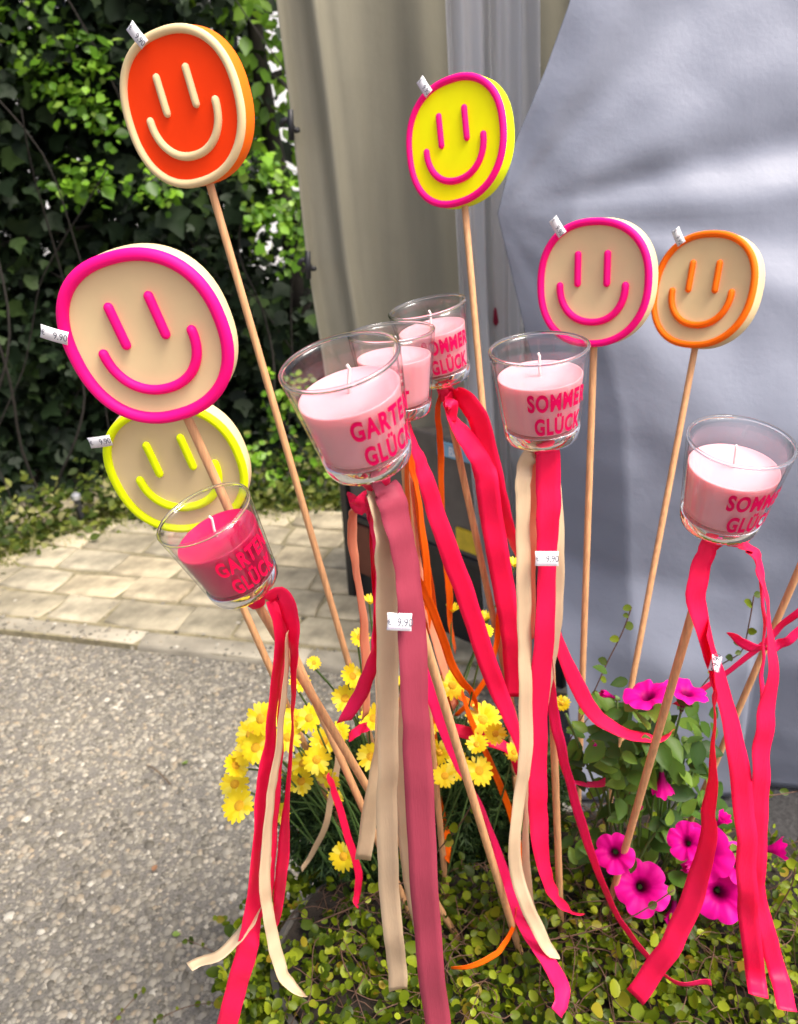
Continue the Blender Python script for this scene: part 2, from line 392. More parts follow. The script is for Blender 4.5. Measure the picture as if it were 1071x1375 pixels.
# olive drape: left edge leans
DY = 1.98
dl = [PY(a, b, DY) for a, b in ((330, -300), (372, 0), (392, 160), (412, 350), (432, 470), (452, 600), (462, 680))]
dz_ = [p.z for p in dl][::-1]; dx_ = [p.x for p in dl][::-1]
ztop, zbot = PY(400, -260, DY).z, PY(560, 596, DY).z
xr = PY(800, 100, DY).x
def drape_pt(s, t):
    z = zbot + t * (ztop - zbot); xl = float(np.interp(z, dz_, dx_)); x = xl + s * (xr - xl)
    xs = s * (xr - dx_[0])
    y = DY + .011 * math.sin(s * 21 + 1.2 * mnoise.noise((s * 3, z * 1.5, 0)) + z * .9) * (1.15 - .5 * t) + .003 * math.sin(s * 47 + z * 2.0) + .02 * mnoise.noise((x * 4, z * 1.3, 2))
    y -= .035 * math.exp(-((s - .10 - .06 * (1 - t)) / .025) ** 2) + .03 * math.exp(-(s / .02) ** 2)
    return Vector((x, y, z))
drape = root('side_drape', PY(560, 596, DY), 'olive beige fabric drape hanging beside the hedge above the dark box', 'drape')
grid_mesh('fabric', drape_pt, 120, 60, M['drape'], drape)
M['black'] = simple('black_rubber', (.02, .02, .022), .5, .2, 40)
for (a, b) in ((390, 168), (413, 355)):
    p = PY(a, b, DY - .03); parts = [tube([p + Vector((-.02 + .006 * k, -.005 * math.sin(k), .012 * math.sin(k * .9))) for k in range(7)], .006, 7), tube([p + Vector((.0, -.012, -.03)), p + Vector((.004, -.014, .03))], .0065, 7)]
    v, f = join(parts); mk('clip', v, f, M['black'], drape)
# grey curtain strip
CY = 1.72
cl = [PY(a, b, CY) for a, b in ((596, -300), (598, 0), (612, 300), (626, 560), (646, 780), (655, 900))]
cr = [PY(a, b, CY) for a, b in ((727, -300), (727, 0), (727, 200), (716, 420), (722, 700), (735, 900))]
def interp_x(lst, z):
    a = sorted((p.z, p.x) for p in lst); return float(np.interp(z, [q_[0] for q_ in a], [q_[1] for q_ in a]))
cz0, cz1 = PY(690, 905, CY).z, PY(660, -260, CY).z
def curtain_pt(s, t):
    z = cz0 + t * (cz1 - cz0); xl, xr_ = interp_x(cl, z), interp_x(cr, z); x = xl + s * (xr_ - xl)
    y = CY + .02 * math.sin(s * 13 + z * .8) + .012 * math.sin(s * 31 + 2 * mnoise.noise((s * 4, z * 2, 0))) + .01 * mnoise.noise((x * 8, z * 2, 4)) - .02 * math.exp(-(s / .05) ** 2)
    return Vector((x, y, z))
cur = grid_mesh('plastic_curtain', curtain_pt, 70, 50, M['curtain']); tag(cur, 'pale grey sheeting strip hanging between the olive drape and the tarpaulin', 'curtain')
# tent pole
M['pole'] = simple('galvanised_steel', (.50, .51, .52), .45, .1, 50, metallic=.3)
pb = PZ(660, 893); pt = PY(628, 430, pb.y); pt = Vector((pb.x, pb.y, 2.3))
v, f = box((pb.x - .016, pb.y - .016, 0), (pb.x + .016, pb.y + .016, 2.3)); pole = mk('tent_pole', v, f, M['pole'], smooth=False); bevel(pole, .003); tag(pole, 'grey square metal tent pole beside the dark box', 'pole')
# red tassel hung at the pole
tp = PY(664, 385, 1.76); tass = root('luggage_tag', tp, 'small red tag on a black strap hung by the grey sheeting', 'tag')
M['red'] = simple('crimson_fabric', (.30, .006, .04), .6, .2, 60)
v, f = box(tp + Vector((-.006, -.005, -.055)), tp + Vector((.006, .005, .02))); bevel(mk('strap', v, f, M['black'], tass, smooth=False), .002)
tb = tp + Vector((.002, -.006, -.05)); v, f = tube([tb + Vector((0, 0, .03)), tb + Vector((0, 0, .01)), tb + Vector((0, 0, -.02)), tb + Vector((0, 0, -.032))], [.004, .012, .017, .008], 8); mk('tassel', v, f, M['red'], tass)

# dark box behind the candles
bl = PZ(478, 806); br = PZ(640, 884)
bu = (br - bl).normalized(); bw = Vector((-bu.y, bu.x, 0)); BL = (br - bl).length * 1.55
dd = PY(600, 584, (bl + bu * ((br - bl).length * .75)).y).z; BH = dd
bxr = root('storage_box', bl, 'dark grey market storage box with blue sign and yellow sticker', 'box')
def obox(a0, a1, d0, d1, z0, z1):
    V = []
    for z in (z0, z1):
        for (a, d) in ((a0, d0), (a1, d0), (a1, d1), (a0, d1)):
            p = bl + bu * a + bw * d; V.append(Vector((p.x, p.y, z)))
    return V, [(0, 3, 2, 1), (4, 5, 6, 7), (0, 1, 5, 4), (1, 2, 6, 5), (2, 3, 7, 6), (3, 0, 4, 7)]
M['boxgrey'] = simple('grey_brown_panel', (.115, .10, .085), .55, .25, 12, .2, .002)
M['boxdark'] = simple('black_panel', (.012, .012, .014), .45, .3, 20)
M['boxbrown'] = simple('rust_brown_panel', (.16, .045, .022), .6, .25, 15)
zs = BH * .47
v, f = obox(.0, BL, .012, .36, .012, zs); bevel(mk('lower_panel', v, f, M['boxdark'], bxr, smooth=False), .004)
v, f = obox(.002, BL, .004, .362, zs + .003, BH); bevel(mk('upper_panel', v, f, M['boxgrey'], bxr, smooth=False), .006)
v, f = obox(-.022, .006, -.012, .03, .0, BH * .98); bevel(mk('corner_post', v, f, M['boxdark'], bxr, smooth=False), .004)
v, f = obox(.010, BL, -.006, .02, zs - .008, zs + .012); bevel(mk('ledge', v, f, M['boxdark'], bxr, smooth=False), .003)
v, f = obox(.014, .075, .004, .02, .10, zs - .02); bevel(mk('side_panel', v, f, M['boxbrown'], bxr, smooth=False), .003)
def on_box(px, py):
    d = ray(px, py); n = bw; o_ = bl - bw * .002
    k = (o_ - CAM).dot(n) / d.dot(n); p = CAM + d * k; return (p - bl).dot(bu), p.z
M['sign_blue'] = simple('blue_sign', (.20, .42, .58), .4, .08, 40); M['white'] = simple('white_print', (.8, .8, .8), .5, .03)
M['sign_yellow'] = simple('yellow_sticker', (.72, .50, .02), .5, .12, 40)
a0, z1 = on_box(588, 592); a1, z0 = on_box(640, 624)
v, f = obox(a0, a1, -.006, .004, z0, z1); sign = mk('sign', v, f, M['sign_blue'], bxr, smooth=False)
_txt = {}
def text_mesh(body, size=1.0, bold=.0, spacing=1.0):
    key = (body, size, bold, spacing)
    if key not in _txt:
        c = bpy.data.curves.new('t', 'FONT'); c.body = body; c.size = size; c.align_x = 'CENTER'; c.offset = bold; c.space_character = spacing; c.resolution_u = 4
        o = bpy.data.objects.new('t', c); col.objects.link(o); dg = bpy.context.evaluated_depsgraph_get(); dg.update()
        me = bpy.data.meshes.new_from_object(o.evaluated_get(dg))
        V = [tuple(v.co) for v in me.vertices]; F = [tuple(p.vertices) for p in me.polygons]
        bpy.data.objects.remove(o); bpy.data.meshes.remove(me); _txt[key] = (V, F)
    return _txt[key]
tv, tf = text_mesh('BA', 1.0, .03)
sc_ = (z1 - z0) * .95; ca = (a0 + a1) / 2
mk('lettering', [Vector((*(bl + bu * (ca - .004 + x * sc_) - bw * .0075).xy, z0 + (z1 - z0) * .17 + y * sc_)) for x, y, _ in tv], tf, M['white'], sign, smooth=False)
a0, z1 = on_box(612, 708); a1, z0 = on_box(646, 748)
v, f = obox(a0, a1, -.003, .004, z0, z1); mk('sticker', v, f, M['sign_yellow'], bxr, smooth=False)

# ------------------------------------------------------------------ background: hedge, tree, wall
IVY_T = np.array([(0, 0, 0), (.34, .10, .05), (.50, .42, .02), (.22, .62, .06), (0, 1.0, -.06), (-.22, .62, .06), (-.50, .42, .02), (-.34, .10, .05), (0, .45, -.03)])
IVY_F = np.array([(8, 0, 1), (8, 1, 2), (8, 2, 3), (8, 3, 4), (8, 4, 5), (8, 5, 6), (8, 6, 7), (8, 7, 0)])
OV_T = np.array([(0, 0, 0), (.27, .28, .04), (.30, .58, .04), (0, 1.0, -.05), (-.30, .58, .04), (-.27, .28, .04), (0, .45, -.03)])
OV_F = np.array([(6, 0, 1), (6, 1, 2), (6, 2, 3), (6, 3, 4), (6, 4, 5), (6, 5, 0)])
def leaf_cloud(L, out, size, T, F, jitter=.7, droop=.5):
    N = len(L)
    nrm = out + rng.normal(0, jitter, (N, 3)) + np.array([0, 0, .45]); tip = rng.normal(0, .7, (N, 3)) + np.array([0, 0, -droop]) + out * .4
    B = basis_from(nrm, tip) * size[:, None, None]
    return scatter(T, F, B, L)
def sprays(centres, n, rad, per_out):
    """clumps of leaves round given centres"""
    L = []; O = []
    for c, o in zip(centres, per_out):
        k = max(3, int(n * random.uniform(.6, 1.4))); d = rng.normal(0, 1, (k, 3)); d /= np.linalg.norm(d, axis=1, keepdims=True)
        r_ = rad * rng.uniform(.3, 1, (k, 1)) ** .5
        L.append(np.array(c) + d * r_ * np.array([1, .8, .8])); O.append(np.array(o) * .8 + d * .5)
    return np.concatenate(L), np.concatenate(O)
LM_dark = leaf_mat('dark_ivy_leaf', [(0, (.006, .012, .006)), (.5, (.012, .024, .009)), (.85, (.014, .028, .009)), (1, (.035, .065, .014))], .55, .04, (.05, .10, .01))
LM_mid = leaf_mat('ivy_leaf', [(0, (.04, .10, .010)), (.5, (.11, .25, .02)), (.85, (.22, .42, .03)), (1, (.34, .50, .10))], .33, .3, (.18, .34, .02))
LM_bright = leaf_mat('young_tree_leaf', [(0, (.06, .13, .015)), (.5, (.12, .25, .025)), (1, (.22, .38, .05))], .35, .45, (.30, .50, .03))
LM_weed = leaf_mat('weed_leaf', [(0, (.015, .03, .006)), (.45, (.05, .08, .012)), (.8, (.16, .19, .03)), (1, (.36, .33, .16))], .5, .25, (.3, .36, .04))
M['bark'] = simple('dark_bark', (.020, .016, .012), .9, .35, 25, .6, .006)
HF = [PZ(-400, 800), PZ(0, 745), PZ(180, 690), PZ(430, 672), PZ(700, 650)]   # foot of the hedge
def foot_y(x):
    return np.interp(x, [p.x for p in HF], [p.y for p in HF])
def hedge():
    b0 = PZ(120, 690); rt = root('evergreen_hedge', (b0.x, b0.y + .5, 0), 'tall dark evergreen hedge overgrown with ivy behind the stone paving', 'hedge')
    # interior mass
    N = 70000
    x = rng.uniform(-2.9, .75, N); z = rng.uniform(.05, 2.75, N); dpt = rng.uniform(0, 1, N) ** 1.3 * 1.25
    bul = np.array([.22 * mnoise.noise((a * 1.6, c * 1.6, 0)) + .10 * mnoise.noise((a * 4, c * 4, 5)) for a, c in zip(x, z)])
    under = np.interp(z, [0, .35, .8, 1.6, 2.7], [.22, .26, .10, .0, -.1])
    y = foot_y(x) + .12 + bul + under + dpt
    # thin towards the right, where daylight shows between the leaves
    thin = np.clip((x + .62 + .15 * np.array([mnoise.noise((0, c * 3, 1)) for c in z])) / .16, 0, 1) * np.clip((z - .62) / .2, 0, 1)
    keep = rng.uniform(0, 1, N) > thin * .965; x, y, z = x[keep], y[keep], z[keep]
    L = np.stack([x, y, z], 1); out = np.tile(np.array([0, -.9, .3]), (len(L), 1))
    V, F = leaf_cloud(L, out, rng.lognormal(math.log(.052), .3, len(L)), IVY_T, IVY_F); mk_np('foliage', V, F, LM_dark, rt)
    # ivy clumps: the light they catch is put into a brighter leaf colour
    cs = []; os_ = []
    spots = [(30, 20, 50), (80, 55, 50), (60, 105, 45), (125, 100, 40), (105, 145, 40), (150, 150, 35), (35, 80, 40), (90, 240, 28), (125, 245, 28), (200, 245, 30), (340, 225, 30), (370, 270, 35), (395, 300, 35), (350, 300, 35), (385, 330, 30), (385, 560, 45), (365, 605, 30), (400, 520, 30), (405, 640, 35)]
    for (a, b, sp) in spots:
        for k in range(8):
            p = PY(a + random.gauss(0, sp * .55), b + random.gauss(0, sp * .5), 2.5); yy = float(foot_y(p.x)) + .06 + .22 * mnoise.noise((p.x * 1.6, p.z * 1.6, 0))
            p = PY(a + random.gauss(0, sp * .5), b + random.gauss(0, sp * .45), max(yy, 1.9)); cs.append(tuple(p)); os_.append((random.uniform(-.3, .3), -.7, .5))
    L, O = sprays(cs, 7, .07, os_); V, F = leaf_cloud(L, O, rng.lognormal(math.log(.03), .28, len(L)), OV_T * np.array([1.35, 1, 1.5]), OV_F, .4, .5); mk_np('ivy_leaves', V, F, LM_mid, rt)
    # branches
    parts = []
    for k in range(34):
        x0 = random.uniform(-2.4, .2); y0 = float(foot_y(x0)) + random.uniform(.15, .7); pts = [Vector((x0, y0, 0))]
        d = Vector((random.uniform(-.5, .5), random.uniform(-.25, .1), 1)).normalized(); st = random.uniform(.14, .3)
        for j in range(9): 
            d = (d + Vector((random.gauss(0, .22), random.gauss(0, .12), .05))).normalized(); pts.append(pts[-1] + d * st)
        r_ = random.uniform(.002, .006); parts.append(tube(catmull([tuple(p) for p in pts], 3), np.linspace(r_, .002, 28), 5))
    v, f = join(parts); mk('branches', v, f, M['bark'], rt)
hedge()
def tree(px, py, Y, zc, rx, rz, n, label, seed, lm=None):
    random.seed(seed); b = PY(px, py, Y); rt = root('leafy_tree', (b.x, Y, 0), label, 'tree')
    tr = [Vector((b.x + .04 * math.sin(k * .8), Y + .03 * math.cos(k), k * .3)) for k in range(9)]
    parts = [tube(catmull([tuple(p) for p in tr], 3), np.linspace(.055, .02, 25), 8)]
    for k in range(12):
        s = tr[random.randint(2, 8)]; d = Vector((random.uniform(-1, 1), random.uniform(-.7, .7), random.uniform(.1, .7))).normalized()
        pts = [s + d * (rx * .16 * j) + Vector((0, 0, -.02 * j * j * .3)) for j in range(6)]; parts.append(tube(pts, np.linspace(.016, .004, 6), 5))
    v, f = join(parts); mk('trunk', v, f, M['bark'], rt)
    cs = []; os_ = []
    for k in range(n):
        d = rng.normal(0, 1, 3); d /= np.linalg.norm(d); r_ = random.uniform(.35, 1.0)
        c = (b.x + d[0] * rx * r_, Y + d[1] * rx * .6 * r_, zc + d[2] * rz * r_); cs.append(c); os_.append(d * np.array([1, 1, .6]) + np.array([0, -.2, .4]))
    L, O = sprays(cs, 11, .13, os_); V, F = leaf_cloud(L, O, rng.uniform(.05, .085, len(L)), OV_T, OV_F, .5, .7); mk_np('crown', V, F, lm or LM_bright, rt)
tree(375, 240, 3.55, 1.55, .52, .85, 85, 'bright green tree with daylight between its leaves beside the olive drape', 3)
tree(-420, -250, 2.85, 2.45, 1.5, .40, 300, 'unseen tree crown added to shade the dark hedge', 5, LM_mid)  # crown out of view, added to keep light off the hedge
M['render'] = simple('white_render', (.80, .80, .78), .9, .06, 4, .3, .004)
v, f = box((-4.5, 8.0, 0), (4.5, 8.25, 3.0)); wl = root('garden_wall', (0, 8.1, 0), 'white rendered wall glimpsed through gaps in the leaves', 'wall')
mk('wall', v, f, M['render'], wl, smooth=False)
v, f = box((-4.6, 7.94, 3.0), (4.6, 8.31, 3.07)); bevel(mk('coping', v, f, M['kerb'], wl, smooth=False), .01)
# low weeds and grass at the hedge foot
def weeds():
    N = 5200; x = rng.uniform(-2.4, .5, N); off = rng.normal(.05, .10, N); y = foot_y(x) + off - .02; z = np.abs(rng.normal(0, .05, N)) + .012 + np.clip(off, 0, .3) * .35
    V, F = leaf_cloud(np.stack([x, y, z], 1), np.tile(np.array([0, -.4, .7]), (N, 1)), rng.uniform(.018, .05, N), OV_T, OV_F, .6, .1)
    o = mk_np('ground_cover', V, F, LM_weed); tag(o, 'mixed low weeds and ivy along the hedge foot', 'weeds', kind='stuff')
    N = 20000; x = rng.uniform(-2.6, .6, N); y = foot_y(x) + rng.normal(-.06, .07, N)
    T = np.array([(-.04, 0, 0), (.04, 0, 0), (.03, .5, .06), (-.03, .5, .06), (0, 1, .22)]); Fq = np.array([(0, 1, 2), (0, 2, 3), (3, 2, 4)])
    tip = np.stack([rng.normal(0, .5, N), rng.normal(-.2, .5, N), np.ones(N) * .7], 1); B = basis_from(rng.normal(0, 1, (N, 3)), tip) * rng.uniform(.02, .06, N)[:, None, None]
    V, F = scatter(T, Fq, B, np.stack([x, y, np.full(N, .004)], 1)); o = mk_np('grass', V, F, leaf_mat('grass_blade', [(0, (.07, .10, .012)), (.6, (.22, .27, .03)), (1, (.38, .37, .10))], .5, .35, (.3, .38, .05)))
    tag(o, 'yellowish green grass growing over the paving edge', 'grass', kind='stuff')
weeds()
pp = PZ(114, 712); v, f = tube([pp, pp + Vector((-.004, 0, .10)), pp + Vector((-.006, 0, .13))], [.012, .012, .012], 10)
lamp = root('garden_light', pp, 'small black garden light post with silver cap under the hedge', 'garden light'); mk('post', v, f, M['black'], lamp, sharp=40)
v, f = tube([pp + Vector((-.006, 0, .128)), pp + Vector((-.006, 0, .145)), pp + Vector((-.006, 0, .152))], [.017, .017, .008], 10); mk('cap', v, f, simple('silver_cap', (.6, .62, .68), .3, .05, metallic=.7), lamp, sharp=40)

# ------------------------------------------------------------------ soil and planting
PCX, PCY, PRX, PRY, PZS = .215, .695, .40, .215, .36      # planter: centre, radii, soil level
def soil_h(x, y): return PZS
def rr_of(x, y): return math.hypot((x - PCX) / PRX, (y - PCY) / PRY)
M['soil'] = simple('dark_soil', (.022, .016, .011), .95, .4, 60, .8, .006)
M['tub'] = simple('weathered_tub', (.085, .078, .07), .8, .3, 14, .4, .003)
tub = root('planter_tub', (PCX, PCY, 0), 'weathered dark planter tub overgrown by the creeping vine', 'planter')
V = []; F = []; n_ = 64
prof = [(.80, 0), (.84, .01), (.95, .30), (.985, .315), (1.0, .32), (1.0, .352), (.98, .357), (.97, .35), (.96, .30)]
for k_, z_ in prof:
    for k in range(n_): V.append((PCX + PRX * k_ * math.cos(2 * math.pi * k / n_), PCY + PRY * k_ * math.sin(2 * math.pi * k / n_), z_))
for j in range(len(prof) - 1):
    for k in range(n_): F.append((j * n_ + k, j * n_ + (k + 1) % n_, (j + 1) * n_ + (k + 1) % n_, (j + 1) * n_ + k))
mk('tub_wall', V, F, M['tub'], tub, sharp=45)
V = []; F = []; nr_ = 14
for j in range(nr_ + 1):
    for k in range(n_):
        x, y = PCX + PRX * .968 * j / nr_ * math.cos(2 * math.pi * k / n_), PCY + PRY * .968 * j / nr_ * math.sin(2 * math.pi * k / n_); V.append((x, y, PZS + .012 * mnoise.noise((x * 25, y * 25, 0)) - .004))
for j in range(nr_):
    for k in range(n_): F.append((j * n_ + k, (j + 1) * n_ + k, (j + 1) * n_ + (k + 1) % n_, j * n_ + (k + 1) % n_))
mk('soil', V, F, M['soil'], tub)
def base_at(px, py): return PZ(px, py, PZS)

# ------------------------------------------------------------------ stakes
def frame_for(top, base, yaw_deg):
    """local frame at a stake head: a = axis up, n = facing, s = right; yaw turns the face to the viewer's left"""
    a = (top - base).normalized(); v = (CAM - top).normalized()
    n = (v - a * v.dot(a)).normalized(); s = a.cross(n) * -1
    s = n.cross(a) * -1
    s = a.cross(n)           # points to the viewer's right
    q = Matrix.Rotation(R(-yaw_deg), 3, a); n2 = q @ n; s2 = q @ s
    return s2, a, n2
def price_tag(parent, c, xr_, yu, n, w=.0225, h=.0112, curl=.0008):
    """paper label with wavy cut ends: c centre, xr_ reading direction, yu up"""
    V = []; nx = 8
    for i in range(nx + 1):
        t = i / nx; k = (.0006 if i in (0, nx) else 0); bend = curl * math.sin(t * math.pi)
        for s_ in (-.5, 0, .5):
            V.append(c + xr_ * ((t - .5) * w + (k if s_ == 0 else 0) * (1 if i == 0 else -1)) + yu * (s_ * h) + n * bend)
    F = []
    for i in range(nx):
        for j in range(2): F.append((i * 3 + j, i * 3 + 3 + j, i * 3 + 4 + j, i * 3 + 1 + j))
    o = mk('price_tag', V, F, M['tag'], parent)
    s_ = o.modifiers.new('solidify', 'SOLIDIFY'); s_.thickness = .0003; s_.offset = -1
    def put(body, cx, cyy, size, sx=.8):
        tv_, tf_ = text_mesh(body, 1.0, .0)
        return [c + xr_ * (cx + x * size * sx) + yu * (cyy + y * size) + n * (.0005 + curl * math.sin(max(0, min(1, (cx + x * size * sx) / w + .5)) * math.pi)) for x, y, _ in tv_], tf_
    v, f = join([put('€', -.0100 * w / .026, -.0022, .0062), put('9.90', .0060 * w / .026, -.0028, .0082)]); mk('price_print', v, f, M['tag_ink'], o, smooth=False)
    ln = []
    for yy in (-.0047, .0047):
        q0 = [c + xr_ * (u * w * .96) + yu * (yy + d) + n * (.0005 + curl * math.sin((u + .5) * math.pi)) for d in (-.00012, .00012) for u in np.linspace(-.5, .5, 9)]
        ln.append((q0, [(i, i + 1, i + 10, i + 9) for i in range(8)]))
    v, f = join(ln); mk('printed_line', v, f, M['tag_line'], o, smooth=False)
    return o

G_SM = 'smiley garden stakes'
def outline(k, n, sx=1.0):
    a = 2 * math.pi * k / n; e = 2 / 2.28
    c, s = math.cos(a), math.sin(a)
    r_ = 1 + .012 * math.sin(2 * a + .6) + .008 * math.sin(3 * a + 1)
    return math.copysign(abs(c) ** e, c) * r_ * .965, math.copysign(abs(s) ** e, s) * r_
def smiley(label, centre, hpx, depth, stick_px, base, yaw, face, rim, body, tagpos=None, S=.071, rimr=.0042):
    c = P(centre[0], centre[1], depth); b = base_at(*base); 
    top_dir = (c - b).normalized()
    rt = root('smiley_stake', b, label, 'garden stake', G_SM)
    s, a, n = frame_for(c, b, yaw)
    T = .024
    def lp(x, y, z): return c + s * (x * S) + a * (y * S) + n * z
    N = 72
    # body: back, bevelled side, front face
    rings = [(.0, -T, 1), (.90, -T, 1), (.965, -T + .0015, 1), (1.0, -T + .005, 1), (1.0, -.004, 1), (.985, -.001, 1), (.93, -.0025, 1), (.0, -.0025, 1)]
    V = []; F = []
    V.append(lp(0, 0, -T))
    for (k_, z_, _) in rings[1:-1]:
        for k in range(N):
            x, y = outline(k, N); V.append(lp(x * k_, y * k_, z_))
    V.append(lp(0, 0, -.0025)); nr = len(rings) - 2
    for k in range(N): F.append((0, 1 + (k + 1) % N, 1 + k))
    for r_ in range(nr - 1):
        for k in range(N):
            k2 = (k + 1) % N; F.append((1 + r_ * N + k, 1 + r_ * N + k2, 1 + (r_ + 1) * N + k2, 1 + (r_ + 1) * N + k))
    last = 1 + (nr - 1) * N
    for k in range(N): F.append((last + k, last + (k + 1) % N, len(V) - 1))
    bo = mk('body', V, F, body, rt, sharp=50)
    # face sheet inside the rim where it differs from the side
    if face is not body:
        V = [lp(0, 0, -.0012)] + [lp(*(v_ * .935 for v_ in outline(k, N)), -.0012) for k in range(N)]
        mk('face', V, [(0, 1 + k, 1 + (k + 1) % N) for k in range(N)], face, rt)
    pts = [lp(*(v_ * .945 for v_ in outline(k, N)), -.0012) for k in range(N)]
    v, f = tube(pts, rimr, 10, closed=True); mk('rim', v, f, rim, rt)
    for ex0 in (-.25, .25):
        pts = [lp(ex0, y, -.0010) for y in np.linspace(.0, .45, 8)]; v, f = capsule(pts, .0039); mk('eye', v, f, rim, rt)
    pts = []
    for k in range(33):
        t = math.pi * k / 32; cx, sy = -math.cos(t), math.sin(t); e = 2 / 2.15
        pts.append(lp(.56 * math.copysign(abs(cx) ** e, cx), -.03 - .57 * abs(sy) ** e, -.0010))
    v, f = capsule(pts, .0041); mk('mouth', v, f, rim, rt)
    bot = c - a * (S * .93) - n * (T * .45)
    st = [bot.lerp(b - (bot - b).normalized() * .05, t) for t in np.linspace(0, 1, 10)]
    v, f = tube(st, .0041, 10); mk('stick', v, f, M['wood'], rt, sharp=50)
    if tagpos:
        ang_, rot, off = tagpos   # angle round the rim, text rotation
        k = ang_ / 360 * N; x, y = outline(k, N); cc = lp(x * .97, y * .97, .0060) + (s * x + a * y) * off
        xr_ = s * math.cos(R(rot)) + a * math.sin(R(rot)); yu = a * math.cos(R(rot)) - s * math.sin(R(rot))
        price_tag(rt, cc, xr_, yu, n)
    return rt
smiley('tall neon orange smiley with cream rim standing against the dark hedge', (243, 146), 222, .795, None, (540, 1140), 34, M['neon_orange'], M['cream'], M['orange_rim'], (104, -62, .003))
smiley('large cream smiley with hot pink rim above the raspberry candle', (195, 457), 250, .655, None, (556, 1238), 27, M['cream'], M['hot_pink'], M['cream'], (163, -32, .004), rimr=.0051)
smiley('cream smiley with lime yellow rim partly behind the raspberry candle', (236, 632), 190, .800, None, (480, 1160), 26, M['cream'], M['lime_yellow'], M['cream'], (140, -5, .004))
smiley('neon yellow smiley with hot pink rim in front of the grey sheeting', (609, 190), 184, .945, None, (702, 1165), 33, M['neon_yellow'], M['hot_pink'], M['lime_yellow'], (112, -60, .003))
smiley('cream smiley with hot pink rim before the grey tarpaulin', (794, 381), 176, .925, None, (775, 1110), 25, M['cream'], M['hot_pink'], M['cream'], (122, -55, .004))
smiley('cream smiley with orange rim before the grey tarpaulin', (941, 389), 160, 1.01, None, (812, 1110), 30, M['cream'], M['orange_rim'], M['cream'], (122, -55, .004))

G_CA = 'glass candles on garden stakes'
HG, RT, RB = .078, .0400, .0300
def ribbon(parent, ctrl, Y0, Y1, mat, Wd=.022, sign=1, name='ribbon'):
    C = catmull(ctrl, 7); n = len(C); pts = []
    for i, (x, y, w) in enumerate(C):
        t = i / (n - 1); p = PY(x, y, Y0 + (Y1 - Y0) * t); zmin = .435
        if p.z < zmin and p.x > -.2: p = PZ(x, y, zmin)
        p = p + fwd * (.006 * mnoise.noise((i * .22, ctrl[0][0] * .3, Y1 * 9))) + rgt * (.0012 * mnoise.noise((i * .35, ctrl[0][1] * .3, 7)))
        pts.append(p)
    V = []; F = []
    for i in range(n):
        t = (pts[min(i + 1, n - 1)] - pts[max(i - 1, 0)]).normalized(); v = (pts[i] - CAM).normalized()
        side = t.cross(v).normalized(); nn = side.cross(t)
        full = Wd * FPX / depth_of(pts[i]); ratio = max(.04, min(1, C[i][2] / full))
        an = math.acos(ratio) * sign + .30 * mnoise.noise((i * .11, Y0 * 37, ctrl[0][0] * .11)) + .06 * mnoise.noise((i * .4, ctrl[0][1] * .07, 3))
        d = side * math.cos(an) + nn * math.sin(an)
        cup = nn * math.cos(an) - side * math.sin(an)
        for u in (-.5, -.25, 0, .25, .5): V.append(pts[i] + d * (Wd * u) + cup * (.0007 * (1 - 4 * u * u)))
    for i in range(n - 1):
        for j in range(4): F.append((i * 5 + j, i * 5 + j + 1, i * 5 + 6 + j, i * 5 + 5 + j))
    o = mk(name, V, F, mat, parent); s_ = o.modifiers.new('solidify', 'SOLIDIFY'); s_.thickness = .0003; s_.offset = 0
    return o
